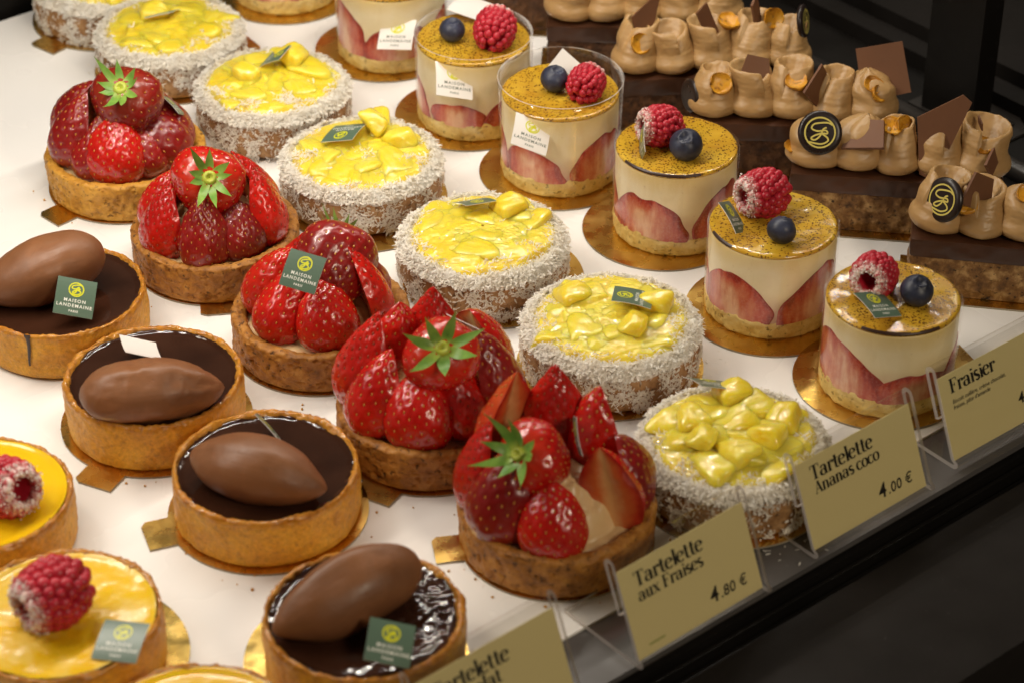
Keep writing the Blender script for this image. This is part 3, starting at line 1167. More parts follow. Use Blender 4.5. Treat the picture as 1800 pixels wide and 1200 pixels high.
def berry_mesh(name, seed, L=33, Rm=14, mode='whole', mats=None, nseed=150, seedmat='seed'):
    """axis +z from stem (0) to tip (L). half: curved side towards -y, flat side at y = 0"""
    rng = np.random.RandomState(seed)
    nt, na = 64, 100
    t = 0.5 - 0.5 * np.cos(np.linspace(0.05, PI - 0.03, nt))
    if mode == 'whole':
        a = np.linspace(0, 2 * PI, na, endpoint=False)
        wrap = True
    else:
        half = 90 if mode == 'half' else 62
        a = np.linspace(R(-90 - half), R(-90 + half), na // 2)
        wrap = False
    A, T = np.meshgrid(a, t, indexing='ij')
    r = berry_r(T, Rm)
    lob = 1 + 0.05 * np.cos(A * 2 + seed) + 0.04 * np.cos(3 * A + seed * 2.1)
    V = np.stack([r * lob * np.cos(A), r * lob * np.sin(A), L * T], -1).reshape(-1, 3)
    # body normals (approx)
    N = np.stack([np.cos(A), np.sin(A), (T - 0.37) * 1.3], -1).reshape(-1, 3)
    N /= np.linalg.norm(N, axis=1)[:, None]
    V = V + N * (0.55 * fbm(V, 1 / 9.0, 2, seed))[:, None]
    # seeds on a spiral
    sp = []
    k = np.arange(nseed)
    ts = 0.06 + 0.90 * (k + 0.5) / nseed
    ts = ts ** 0.92
    aa = k * 2.399963 + seed
    sa = np.stack([aa % (2 * PI), ts], -1)
    S, SN = [], []
    for ang, tt in sa:
        if not wrap:
            d = (ang - R(-90) + PI) % (2 * PI) - PI
            if abs(d) > R(half - 8):
                continue
        rr = berry_r(tt, Rm) * (1 + 0.05 * math.cos(ang * 2 + seed) + 0.04 * math.cos(3 * ang + seed * 2.1))
        p = np.array([rr * math.cos(ang), rr * math.sin(ang), L * tt])
        nn = np.array([math.cos(ang), math.sin(ang), (tt - 0.37) * 1.3])
        nn /= np.linalg.norm(nn)
        S.append(p)
        SN.append(nn)
    S, SN = np.array(S), np.array(SN)
    S = S + SN * (0.55 * fbm(S, 1 / 9.0, 2, seed))[:, None]
    D2 = ((V[:, None, :] - S[None, :, :]) ** 2).sum(-1)
    d2 = D2.min(1)
    V = V - N * (0.55 * np.exp(-d2 / 0.85))[:, None] + N * (0.15 + 0.16 * vnoise(V, 1 / 1.7, seed + 31))[:, None]
    shoulder = np.clip(1 - T.ravel() / 0.16, 0, 1)
    F = grid_faces(len(a), nt, wrap)
    pieces = [(V, F)]
    cutv = [np.ones(len(V))]
    # seeds
    su, sfq = sphere_grid(6, 5)
    for p, nn in zip(S, SN):
        up = np.array([0, 0, 1.0])
        ax = up - nn * up.dot(nn)
        ax /= np.linalg.norm(ax)
        bx = np.cross(nn, ax)
        q = su * [0.38, 0.66, 0.30]
        Q = p + bx * q[:, :1] + ax * q[:, 1:2] + nn * (q[:, 2:3] - 0.22)
        pieces.append((Q, sfq))
        cutv.append(np.ones(len(Q)))
    nsd = len(S)
    # cut faces
    if mode != 'whole':
        body = V.reshape(len(a), nt, 3)
        e0, e1 = body[0], body[-1]
        nm = 13
        w = np.linspace(0, 1, nm)
        if mode == 'half':
            G = e0[None] * (1 - w)[:, None, None] + e1[None] * w[:, None, None]
            cv = np.abs(2 * w - 1)[:, None] * np.ones((nm, nt))
            hol = 1.4 * np.exp(-((w - 0.5) / 0.14) ** 2)[:, None] * np.clip(np.sin(PI * t), 0, 1)[None] ** 0.7
            G[:, :, 1] -= hol
            G[:, :, 1] += 0.25 * vnoise(G.reshape(-1, 3), 0.4, seed).reshape(nm, nt) * (1 - cv ** 4)
        else:
            core = np.stack([0 * t, 0 * t - 0.5, L * t], -1)
            g1 = e0[None] * (1 - w[:7] * 2)[:, None, None] + core[None] * (w[:7] * 2)[:, None, None]
            g2 = core[None] * (2 - w[6:] * 2)[:, None, None] + e1[None] * (w[6:] * 2 - 1)[:, None, None]
            G = np.vstack([g1, g2[1:]])
            cv = np.abs(2 * w - 1)[:, None] * np.ones((nm, nt))
        GV = G.reshape(-1, 3)
        GF = grid_faces(nm, nt)[:, ::-1]
        pieces.append((GV, GF))
        cutv.append(cv.ravel())
    VV, FF, idx = join(pieces)
    mi = np.where(idx == 0, 0, 1)
    if mode != 'whole':
        mi = np.where(idx == nsd + 1, 2, mi)
    sh = np.zeros(len(VV))
    sh[:len(V)] = shoulder
    return mesh_np(name, VV, FF, [mats, M[seedmat], M['cut']], True, mi, {'shoulder': sh, 'cut': np.concatenate(cutv)})


BM = {}


def berry(mode, col, var):
    key = (mode, col, var)
    if key not in BM:
        L, Rm = [(34, 14), (37, 13.2), (30, 14.4)][var]
        BM[key] = berry_mesh('strawberry', 11 + var * 7, L, Rm, mode, M[col], [150, 170, 150][var] + (50 if mode == 'whole' else 0), 'seed_r' if (col == 'berry' and var == 1) else 'seed')
    return BM[key]


def calyx_mesh(seed, n=8, L=11.5, w=3.6, lift=0.35):
    rng = random.Random(seed)
    pieces, core = [], []
    for k in range(n):
        az = 2 * PI * k / n + rng.uniform(-0.2, 0.2)
        ll = L * rng.uniform(0.62, 1.15)
        ww = w * rng.uniform(0.85, 1.15)
        li = lift * rng.uniform(0.5, 1.5)
        ns = 10
        pts = []
        cr = []
        for i in range(ns):
            s = i / (ns - 1)
            rad = 1.2 + ll * s
            wid = ww * (math.sin(PI * min(1, s * 0.88 + 0.16)) ** 0.9) * (1 - 0.15 * s) * 0.5 + 0.02
            zz = 1.0 + li * ll * s * s * 0.9 - 0.8 * s + (0.25 * math.sin(7 * s + k))
            for q, dz in ((-1, 0.0), (-0.5, -0.25), (0, -0.55), (0.5, -0.25), (1, 0.0)):
                lat = q * wid
                pts.append((rad * math.cos(az) - lat * math.sin(az), rad * math.sin(az) + lat * math.cos(az), zz + dz * (1 - s)))
                cr.append(max(0, 1 - s * 3.2))
        pieces.append((np.array(pts), grid_faces(ns, 5)[:, ::-1]))
        core += cr
    # stem scar
    pr = np.array([(3.0, 0.0), (2.9, 1.2), (2.2, 2.0), (1.4, 2.1), (0.9, 1.4), (0.15, 0.9)])
    V, F, N = lathe(smooth_prof(pr, 0.3, 2), 20)
    pieces.append((V, F))
    core += [1.0] * len(V)
    V, F, _ = join(pieces)
    return mesh_np('calyx', V, F, M['leaf'], True, None, {'core': np.array(core)})


CALYX = [calyx_mesh(3, 9, 11.5, 3.4, 0.75), calyx_mesh(8, 7, 14.5, 4.6, 0.9), calyx_mesh(14, 8, 13, 4.4, 1.1)]


def dirmat(d, spin):
    """rotation taking +z to d, then spun about d"""
    d = Vector(d).normalized()
    q = Vector((0, 0, 1)).rotation_difference(d)
    return (q.to_matrix() @ Matrix.Rotation(R(spin), 3, 'Z'))


def ring_berry(parent, az, rho, z, lean, size, mode, col, var, face=0, tipdown=False):
    """upright strawberry piece at azimuth az (deg, 0 right, -90 viewer); leans inwards; curved side outwards; face turns it about its own axis"""
    a = R(az)
    out = Vector((math.cos(a), math.sin(a), 0))
    ax = (Vector((0, 0, 1)) * math.cos(R(lean)) - out * math.sin(R(lean))).normalized()
    # local -y must look outwards, local z = ax
    yv = -(out - ax * out.dot(ax)).normalized()
    xv = yv.cross(ax)
    m = Matrix((xv, yv, ax)).transposed() @ Matrix.Rotation(R(face), 3, 'Z')
    Mx = Matrix.Translation((out.x * rho * MM, out.y * rho * MM, z * MM)) @ m.to_4x4() @ Matrix.Diagonal((size * 0.93, size * 0.95, size * 1.10, 1))
    return link('strawberry', berry(mode, col, var), parent, Mx)


# ------------------------------------------------------------------ coconut, pineapple
def flakes(pos, nrm, rng, l=(1.3, 3.2), w=(0.45, 1.0), stick=0.6):
    n = len(pos)
    tg = rng.normal(size=(n, 3))
    tg -= nrm * (tg * nrm).sum(1)[:, None]
    tg /= np.linalg.norm(tg, axis=1)[:, None]
    tilt = rng.uniform(-0.1, stick, n)[:, None]
    d = tg * np.cos(tilt) + nrm * np.sin(tilt)
    bn = np.cross(nrm, tg)
    tw = rng.uniform(-0.9, 0.9, n)[:, None]
    up = np.cross(d, bn)
    b = bn * np.cos(tw) + up * np.sin(tw)
    c = np.cross(d, b)
    L = rng.uniform(*l, n)[:, None]
    Wd = rng.uniform(*w, n)[:, None] * 0.5
    bend = rng.uniform(-0.35, 0.35, n)[:, None]
    p0 = pos
    p1 = pos + d * L * 0.5 + c * bend
    p2 = pos + d * L
    V = np.stack([p0 - b * Wd * 0.6, p0 + b * Wd * 0.6, p1 - b * Wd, p1 + b * Wd, p2 - b * Wd * 0.35, p2 + b * Wd * 0.35], 1).reshape(-1, 3)
    o = np.arange(n)[:, None] * 6
    F = np.vstack([o + [0, 1, 3, 2], o + [2, 3, 5, 4]])
    return V, F


def coconut_mesh(seed, Ro=41.2, H=23.5, nside=5400, nrim=6200, ntop=500):
    rng = np.random.RandomState(seed)
    pcs = []
    # side
    a = rng.uniform(0, 2 * PI, nside * 2)
    z = rng.uniform(0.6, H, nside * 2)
    rs = Ro + 0.5 - 2.6 * ((z - 11) / 12.5) ** 2
    p = np.stack([rs * np.cos(a), rs * np.sin(a), z], -1)
    keep = (vnoise(p, 1 / 6.0, seed) * 1.3 + 0.5 * vnoise(p, 1 / 2.5, seed + 2) + rng.uniform(-0.6, 0.6, len(a)) + 0.45 * (z / H) > 0.36)
    p, a = p[keep][:nside], a[keep][:nside]
    pcs.append(flakes(p, np.stack([np.cos(a), np.sin(a), 0 * a], -1), rng, (0.7, 2.9), (0.4, 1.1), stick=0.45))
    m = rng.choice(len(p), len(p) // 5, replace=False)
    pcs.append(flakes(p[m], np.stack([np.cos(a[m]), np.sin(a[m]), 0 * a[m]], -1), rng, (1.5, 3.2), (0.5, 1.0), stick=0.5))
    # rim and the ring inside it
    a = rng.uniform(0, 2 * PI, nrim)
    band = 33.0 + 4.5 * vnoise(np.stack([np.cos(a), np.sin(a), 0 * a], -1), 2.2, seed + 3)
    r = band + (Ro + 0.4 - band) * np.sqrt(rng.uniform(0, 1, nrim))
    zz = H + 1.6 * np.sin(np.clip((r - 33) / 8, 0, 1) * PI) + rng.uniform(-0.3, 1.0, nrim) + 1.1 * vnoise(np.stack([r * np.cos(a), r * np.sin(a), 0 * a], -1), 1 / 5.0, seed + 61) - 2.6 * np.clip((r - 37.8) / 3, 0, 1)
    p = np.stack([r * np.cos(a), r * np.sin(a), zz], -1)
    nn = np.stack([np.cos(a) * 0.35, np.sin(a) * 0.35, 0 * a + 0.94], -1)
    pcs.append(flakes(p, nn, rng, (0.7, 2.8), (0.45, 1.15), stick=0.30))
    m = rng.choice(nrim, nrim // 4, replace=False)
    pcs.append(flakes(p[m] + nn[m] * 0.6, nn[m], rng, (1.5, 3.2), (0.5, 1.1), stick=0.42))
    pr = smooth_prof([(32.5, H - 2), (34.0, H + 0.5), (36.0, H + 1.6), (37.6, H + 1.3), (39.2, H + 0.1), (40.2, H - 2.4), (40.6, H - 5)], 0.7, 2)
    V, F, N = lathe(pr[::-1], 200)
    ba = np.arctan2(V[:, 1], V[:, 0])
    sh = np.clip((38 - np.hypot(V[:, 0], V[:, 1])) / 5, 0, 1) * 3.2 * vnoise(np.stack([np.cos(ba), np.sin(ba), 0 * ba], -1), 2.6, seed + 3)
    V[:, 0] += sh * np.cos(ba)
    V[:, 1] += sh * np.sin(ba)
    V = V + N * (0.8 * fbm(V, 1 / 2.2, 3, seed + 60) + 1.1 * vnoise(V, 1 / 5.0, seed + 61) - 0.2)[:, None]
    pcs.append((V, F))
    V, F, _ = join(pcs)
    return mesh_np('coconut_coating', V, F, M['coco'], False)


def pine_field(seed, n=15, hmax=33, Rd=36.5, spots=None):
    rng = np.random.RandomState(seed)
    ch = []
    for k in range(n):
        rr = Rd * 0.80 * math.sqrt((k + 0.4) / n)
        az = k * 2.4 + rng.uniform(-0.4, 0.4)
        ch.append((rr * math.cos(az), rr * math.sin(az), rng.uniform(0, PI), rng.uniform(6.5, 9.5), rng.uniform(4.2, 6.0), rng.uniform(28.0, hmax + 2.2) - rr * 0.09, rng.uniform(-0.28, 0.28), rng.uniform(-0.28, 0.28)))
    for s in (spots or []):
        ch.append(s)

    def zf(x, y, r, a):
        p = np.stack([x, y, 0 * x], -1)
        acc = np.exp(0.8 * (26.2 + 3.4 * np.clip(1 - (r / Rd) ** 2, 0, 1) - 25 + 0 * x))
        for (cx, cy, th, hx, hy, h, sx, sy) in ch:
            u = (x - cx) * math.cos(th) + (y - cy) * math.sin(th)
            v = -(x - cx) * math.sin(th) + (y - cy) * math.cos(th)
            taper = 1 - 0.25 * u / hx
            du = np.maximum(np.abs(u) - hx, 0)
            dv = np.maximum(np.abs(v) - hy * taper, 0)
            hh = h + sx * u + sy * v - 0.012 * (u * u + v * v) - 1.9 * np.hypot(du, dv) ** 1.1 + 0.5 * vnoise(p, 1 / 5.0, seed + int(cx * 10) % 50)
            acc = acc + np.exp(0.8 * np.clip(hh - 25, -12, 14))
        z = 25 + np.log(acc) / 0.8
        z = z + 0.50 * fbm(p, 1 / 4.5, 3, seed) + 0.14 * fbm(p, 1 / 1.6, 2, seed + 9)
        e = np.clip((Rd - r) / 3.5, 0, 1) ** 0.55
        z = 23.0 + (z - 23.0) * e
        return z
    V, F = polar_disc(Rd, 84, 220, zf)
    return mesh_np('pineapple_topping', V, F, M['pine']), zf


def chunk_mesh(seed):
    """soft-cornered wedge of fruit"""
    rng = np.random.RandomState(seed)
    V, F = sphere_grid(44, 30)
    # support of a wedge: planes cut from a ball, softened
    pl = [((1, 0, 0), 7.5), ((-1, 0, 0), 6.5), ((0.25, 1, 0), 4.6), ((0.25, -1, 0), 4.6), ((0, 0, 1), 3.6), ((0, 0, -1), 4.0), ((0.5, 0.2, 0.8), 5.2 + rng.uniform(-1, 1)), ((-0.4, 0.5, 0.8), 4.8 + rng.uniform(-1, 1))]
    q = np.zeros(len(V))
    for n, d in pl:
        n = np.array(n) + rng.normal(0, 0.10, 3)
        n /= np.linalg.norm(n)
        q = q + np.clip(V @ n / (d * rng.uniform(0.9, 1.1)), 0, None) ** 5.5
    rad = q ** (-1 / 5.5)
    V = V * np.clip(rad, 2, 11)[:, None]
    nn = V / np.linalg.norm(V, axis=1)[:, None]
    V = V + nn * (0.30 * fbm(V * [0.4, 1, 1], 1 / 2.2, 3, seed) + 0.3 * fbm(V, 1 / 5.0, 2, seed + 3))[:, None]
    return mesh_np('pineapple_chunk', V, F, M['pine'])


CHUNK = [chunk_mesh(k) for k in range(1, 7)]


# ------------------------------------------------------------------ raspberries, blueberries
def rasp_mesh(seed, Lr=11.0, Rr=9.6):
    """ovoid of drupelets, axis +z = opening"""
    rng = np.random.RandomState(seed)
    sv, sq = sphere_grid(14, 9)
    pcs, dust = [], []
    rows = [(-0.98, 1), (-0.86, 6), (-0.66, 10), (-0.42, 14), (-0.16, 16), (0.10, 17), (0.36, 17), (0.62, 16), (0.85, 14)]
    for j, (h, n) in enumerate(rows):
        rad = math.sqrt(max(0, 1 - abs(h) ** 2.3)) if h < 0 else math.sqrt(max(0, 1 - (h * 0.86) ** 2))
        for k in range(n):
            a = 2 * PI * (k + 0.5 * (j % 2)) / n + rng.uniform(-0.08, 0.08)
            c = np.array([Rr * 0.88 * rad * math.cos(a), Rr * 0.88 * rad * math.sin(a), Lr * h * 0.90])
            s = rng.uniform(1.85, 2.25) * (0.92 if h > 0.7 else 1)
            q = sv * s + c
            q = q + (0.12 * vnoise(q, 0.9, seed))[:, None] * sv
            pcs.append((q, sq))
            dust.append(np.clip((q[:, 2] / Lr - 0.60) / 0.30, 0, 1))
    # core filling and the hollow
    pr = smooth_prof([(0.1, -Lr * 0.8), (Rr * 0.55, -Lr * 0.6), (Rr * 0.82, 0), (Rr * 0.78, Lr * 0.55), (Rr * 0.62, Lr * 0.80), (Rr * 0.46, Lr * 0.72), (Rr * 0.34, Lr * 0.2), (0.1, -Lr * 0.1)], 0.8, 3)
    V, F, N = lathe(pr, 32)
    pcs.append((V, F))
    dust.append(np.clip((V[:, 2] / Lr - 0.62) / 0.15, 0, 1))
    V, F, idx = join(pcs)
    return mesh_np('raspberry', V, F, M['rasp'], True, None, {'dust': np.concatenate(dust)})


def sugar_mesh(seed, Lr=11.0, Rr=9.6, n=420):
    rng = np.random.RandomState(seed)
    a = rng.uniform(0, 2 * PI, n)
    k = rng.uniform(0, 1, n) ** 0.8
    r = Rr * (0.42 + 0.46 * k) + rng.normal(0, 0.4, n)
    z = Lr * (0.90 - 0.42 * np.clip(k - 0.45, 0, 1)) + rng.normal(0, 0.35, n)
    p = np.stack([r * np.cos(a), r * np.sin(a), z], -1)
    nn = np.stack([np.cos(a) * k, np.sin(a) * k, 1 - 0.5 * k], -1)
    nn /= np.linalg.norm(nn, axis=1)[:, None]
    V, F = flakes(p, nn, rng, (0.35, 1.0), (0.3, 0.8), 1.2)
    return mesh_np('icing_sugar', V, F, M['sugar'], False)


RASP = [rasp_mesh(1), rasp_mesh(5), rasp_mesh(9)]
SUGAR = sugar_mesh(2)


def blue_mesh(seed):
    V, F = sphere_grid(56, 40)
    lat = np.arcsin(np.clip(V[:, 2], -1, 1))
    az = np.arctan2(V[:, 1], V[:, 0])
    r = 7.5 * (1 + 0.03 * vnoise(V, 1.5, seed))
    co = PI / 2 - lat
    crown = 0.55 * np.exp(-((co - 0.40 - 0.06 * np.cos(5 * az)) / 0.10) ** 2) * (0.7 + 0.3 * np.cos(5 * az))
    pit = -1.5 * np.exp(-(co / 0.30) ** 4)
    r = r + crown + pit
    V = V * r[:, None] * [1, 1, 0.9]
    return mesh_np('blueberry', V, F, M['blue'])


BLUE = blue_mesh(3)


def add_rasp(parent, px, py, z, open_dir, size, var=0, sugar=True):
    """open_dir in world axes: x right, y away, z up"""
    w = P(px, py, z * MM)
    base = Matrix.Translation(parent.location) @ parent.rotation_euler.to_matrix().to_4x4()
    m = base.inverted() @ Matrix.Translation(w) @ dirmat(open_dir, 20 * var).to_4x4() @ Matrix.Scale(size, 4)
    o = link('raspberry', RASP[var % 3], parent, m)
    if sugar:
        link('icing_sugar', SUGAR, o)
    return o


def add_blue(parent, px, py, z, crown_dir, size):
    w = P(px, py, z * MM)
    base = Matrix.Translation(parent.location) @ parent.rotation_euler.to_matrix().to_4x4()
    m = base.inverted() @ Matrix.Translation(w) @ dirmat(crown_dir, 30).to_4x4() @ Matrix.Scale(size, 4)
    return link('blueberry', BLUE, parent, m)


# ------------------------------------------------------------------ chocolate and lemon tarts
TSHELL = [shell_mesh('pastry_shell', 40, 24.6, 3.5, M['pastry'], s, 0.60, 0.15, 340, 0.5, 0.50, 0.25) for s in (2, 31, 57)]


def base_loc(px, pybot, Rb):
    p = P(px, pybot, 0.001)
    return Vector((p.x, p.y + Rb * MM, 0.001))


def rim_loc(px, pytop, Rb, H):
    p = P(px, pytop, (H + 1) * MM)
    return Vector((p.x, p.y - Rb * MM, 0.001))


GT = 'chocolate tarts'
T_POS = [base_loc(92, 669, 40), Vector((-0.1597, -0.0623, 0.001)), Vector((-0.1043, -0.1277, 0.001)), Vector((-0.0580, -0.2223, 0.001))]
T_LAB = ['chocolate tart with upright green logo card, a smooth scoop and a drip down its side',
         'chocolate tart with a rough lumpy scoop and the white back of its card showing',
         'chocolate tart with its card seen edge on as a thin line beside a pointed scoop',
         'chocolate tart with wrinkled shiny ganache and a green card, behind the nearest price sign']
Q = [quenelle_mesh(4, 31, 16.5, 15.5, 0.7, 0.25, 0.35), quenelle_mesh(9, 31.5, 15.5, 14, 0.6, 0.5, 1.3), quenelle_mesh(15, 31, 15.5, 13.5, 0.3, 0.45, 0.5), quenelle_mesh(22, 33, 15, 14.5, 0.6, 0.6, 0.3)]
# scoop: middle of scoop (photo px), height, turn about z, tilt
Q_POSE = [(74, 480, 35, 208, 6), (268, 688, 32, 12, 4), (454, 828, 32, -19, 3), (610, 1046, 33, 212, 6)]
for i in range(4):
    t = thing('chocolate_tart', T_LAB[i], 'tart', T_POS[i], 0, GT)
    link('pastry_shell', TSHELL[i % 3], t, Matrix.Rotation(R(77 * i), 4, 'Z'))
    link('ganache', ganache_mesh(5 + i, i == 3), t)
    px, py, z, rz, ry = Q_POSE[i]
    w = P(px, py, z * MM) - t.location
    link('chocolate_scoop', Q[i], t, Matrix.Translation(w) @ Euler((0, R(ry), R(rz))).to_matrix().to_4x4())
    if i == 0:
        card_at(t, (102, 485), (168, 497), (96, 550), 34)
        # drip on the outer wall, where ganache ran over
        a = R(-103)
        ns, pts = 16, []
        for k in range(ns):
            s = k / (ns - 1)
            wd = 1.1 * (1 - 0.55 * s) + (0.5 if s < 0.1 else 0)
            z = 25.2 - 17 * s
            for q, o in ((-1, 0), (0, 0.5), (1, 0)):
                rr = 40.15 + o + (0.35 if s > 0.05 else 0.1)
                aa = a + q * wd / 40 + 0.01 * math.sin(5 * s)
                pts.append((rr * math.cos(aa), rr * math.sin(aa), z))
        link('chocolate_drip', mesh_np('chocolate_drip', np.array(pts), grid_faces(ns, 3)[:, ::-1], M['drip']), t)
    elif i == 1:
        card_at(t, (268, 602), (208, 588), (288, 632), 30, False)
    elif i == 2:
        card_at(t, (452, 727), (447, 727), (505, 790), 30, True)
    else:
        card_at(t, (650, 1085), (730, 1103), (640, 1155), 32)

GL_ = 'lemon tarts'
L_POS = [rim_loc(-12, 764, 40, 24.6), rim_loc(132, 961, 40, 24.6), rim_loc(362, 1160, 40, 24.6)]
L_LAB = ['lemon tart with smooth plain yellow curd and a raspberry, cut by the picture edge',
         'lemon tart with skinned mottled curd, a raspberry and a green logo card lying on it',
         'lemon tart of which only the far rim shows, below the wrinkled chocolate tart']
for i in range(3):
    t = thing('lemon_tart', L_LAB[i], 'tart', L_POS[i], 0, GL_)
    link('pastry_shell', TSHELL[(i + 1) % 3], t, Matrix.Rotation(R(50 + 100 * i), 4, 'Z'))

    def zf(x, y, r, a, i=i):
        p = np.stack([x, y, 0 * x], -1)
        return 23.2 + (0.25 if i != 1 else 0.6) * fbm(p, 1 / 11.0, 3, 60 + i) + 0.9 * np.clip((r - 33) / 3.5, 0, 1) ** 2
    V, F = polar_disc(37.2, 60, 160, zf)
    link('lemon_curd', mesh_np('lemon_curd', V, F, M['curd_s' if i == 1 else 'curd']), t)
    if i == 0:
        add_rasp(t, 10, 856, 33, (0.75, -0.55, 0.35), 1.30, 0)
    if i == 1:
        add_rasp(t, 93, 1042, 36, (-0.72, -0.62, -0.05), 1.42, 1)
        card_at(t, (180, 1092), (262, 1098), (163, 1155), 28)

# ------------------------------------------------------------------ pineapple coconut tarts
CSHELL = shell_mesh('tart_crust', 40.9, 23.5, 5.0, M['crumb_c'], 71, 0.5, 0.2)
for v in CSHELL.vertices:          # the sides belly out a little
    k = 1 - (0.0026 * ((v.co.z / MM - 11) / 12.5) ** 2) / 0.0409
    v.co.x *= k
    v.co.y *= k
COCO = [coconut_mesh(s) for s in (1, 2, 3, 4)]
GC = 'pineapple coconut tarts'
C_POS = [base_loc(172, 88, 42.6)] + [Vector((x, y, 0.001)) for x, y in ((-0.1904, 0.2696), (-0.1281, 0.2055), (-0.0767, 0.1292), (-0.0142, 0.0531), (0.0454, -0.0198), (0.0950, -0.1105))]
C_LAB = ['coconut rimmed tart farthest away, cut by the picture edge beside the dark case edge',
         'pineapple coconut tart standing right behind the darkest strawberry tart',
         'pineapple coconut tart with a card standing on its corner and two tall pineapple peaks',
         'pineapple coconut tart with upside down card and grated coconut across its middle',
         'pineapple coconut tart with smooth glaze and a nearly flat card at its far edge',
         'pineapple coconut tart with broad flat fruit pieces and its card emblem turned sideways',
         'pineapple coconut tart with big separate pineapple chunks, right behind the ananas coco sign']
C_SPOT = [[], [], [(10, 14, 0.6, 5, 4, 37, 0.5, 0), (18, 10, 2.1, 5, 4, 34, 0, 0.3)], [(7, 20, 1.4, 6, 3.4, 38, 0.5, 0.1)], [(16, 17, 0.4, 8, 7, 34, 0, 0.1)], [(-12, 14, 0.3, 9, 7, 33, 0, 0), (8, 18, 2.8, 8, 5, 33, 0, 0)], [(6, 18, 0.2, 9, 4, 34, 0, 0)]]
C_CHUNK = [[], [(-8, 6, 31, 10, 20)], [(12, 14, 34, 60, 25), (-14, -2, 31, 140, -8)], [(6, 18, 34, 100, 50), (20, 6, 31, 200, 10)], [(14, 15, 32, 30, 8)], [(-16, 12, 30, 20, 10), (10, -12, 31, 75, 22), (20, 4, 31, 160, -12)],
           [(2, 22, 33, 15, 6), (-14, -8, 32, 70, 24), (13, -6, 31, 150, 14), (-18, 6, 31, 110, 10), (22, 8, 31, 60, -14), (2, -18, 30.5, 20, 10)]]
for i in range(7):
    t = thing('pineapple_tart', C_LAB[i], 'tart', C_POS[i], 0, GC)
    rz = Matrix.Rotation(R(83 * i), 4, 'Z')
    link('tart_crust', CSHELL, t, rz)
    c = link('coconut_coating', COCO[i % 4], t, rz)
    c['kind'] = 'stuff'
    me, zf = pine_field(100 + i, 14, 28.5, 36.5, [q[:5] + (min(q[5], 31.5),) + q[6:] for q in C_SPOT[i]])
    link('pineapple_topping', me, t)
    rc = np.random.RandomState(900 + i)
    nc = 13
    for k in range(nc):
        rr = 29.0 * math.sqrt((k + 0.35) / nc)
        az = k * 2.39996 + i * 1.3 + rc.uniform(-0.3, 0.3)
        x, y = rr * math.cos(az), rr * math.sin(az)
        flat = 7 if i in (4, 5) else 13
        h = zf(np.array([x]), np.array([y]), np.array([rr]), np.array([az]))[0]
        z = h - (1.9 if i == 6 else 3.3) + rc.uniform(-0.9, 0.9) + (0 if i in (4, 5) else rc.uniform(0, 1.2))
        m = TR(x, y, z, rc.uniform(-flat, flat), rc.uniform(-flat, flat), rc.uniform(0, 360)) @ Matrix.Diagonal((rc.uniform(1.25, 1.7), rc.uniform(1.35, 1.8), rc.uniform(0.8, 1.1), 1))
        link('pineapple_chunk', CHUNK[(k + i) % 6], t, m)
    for k, (x, y, z, a, ti) in enumerate(C_CHUNK[i]):
        link('pineapple_chunk', CHUNK[k % 6], t, TR(x, y, z + 0.4, ti, ti * 0.7, a, 1.25))
    # loose coconut on the fruit
    rng = np.random.RandomState(300 + i)
    n = 950 if i in (2, 3) else 700
    r = 35 * np.sqrt(rng.uniform(0, 1, n * 6))
    a = rng.uniform(0, 2 * PI, n * 6)
    p = np.stack([r * np.cos(a), r * np.sin(a), 0 * r], -1)
    dens = 1.2 * vnoise(p, 1 / 6.0, 500 + i) + 1.7 * (r / 35) ** 5
    if i in (2, 3):
        dens = dens + 1.2 * np.exp(-((p[:, 1] + (8 if i == 3 else 26)) / 5) ** 2)
    k = np.argsort(-dens + rng.uniform(0, 0.8, len(dens)))[:n]
    p = p[k]
    p[:, 2] = zf(p[:, 0], p[:, 1], np.hypot(p[:, 0], p[:, 1]), 0) + 0.1
    V, F = flakes(p, np.tile([0, 0, 1.0], (n, 1)), rng, stick=0.7)
    o = link('loose_coconut', mesh_np('loose_coconut', V, F, M['coco'], False), t)
    o['kind'] = 'stuff'
T = [o for o in SC.objects if o.name.startswith('pineapple_tart')]
card_at(T[1], (263, 25), (315, 15), (257, 36), 33)
card_at(T[2], (513, 80), (493, 110), (475, 90), 37, True)
card_at(T[3], (622, 250), (565, 252), (645, 217), 35, True)
card_at(T[4], (873, 355), (820, 365), (847, 347), 34, True)
card_at(T[5], (1073, 530), (1082, 503), (1142, 545), 35)
card_at(T[6], (1202, 663), (1270, 670), (1230, 678), 36)

# ------------------------------------------------------------------ strawberry tarts
SSHELL = [shell_mesh('tart_crust', 41.2, 20.5, 6.5, M['crumb_s'], s, 0.7, 0.25, 320, 0.5, 0.25, 0.9) for s in (5, 44)]
SSHELL_G = SSHELL[0].copy()
SSHELL_G.materials[0] = M['crumb_g']
GS = 'strawberry tarts'
S_POS = [Vector((x, y, 0.001)) for x, y in ((-0.1988, 0.1447), (-0.1457, 0.0703), (-0.0893, -0.0026), (-0.0362, -0.0758), (0.0188, -0.1460))]
S_LAB = ['strawberry tart with the darkest berries, set lowest in a pale golden crust',
         'strawberry tart with a whole berry on top whose short leaf star faces out',
         'strawberry tart with an upright green logo card and no green leaves in front',
         'strawberry tart with large green leaf star and yellow cream showing beside it',
         'strawberry tart with orange and red berries and cream gaps, behind the aux Fraises sign']
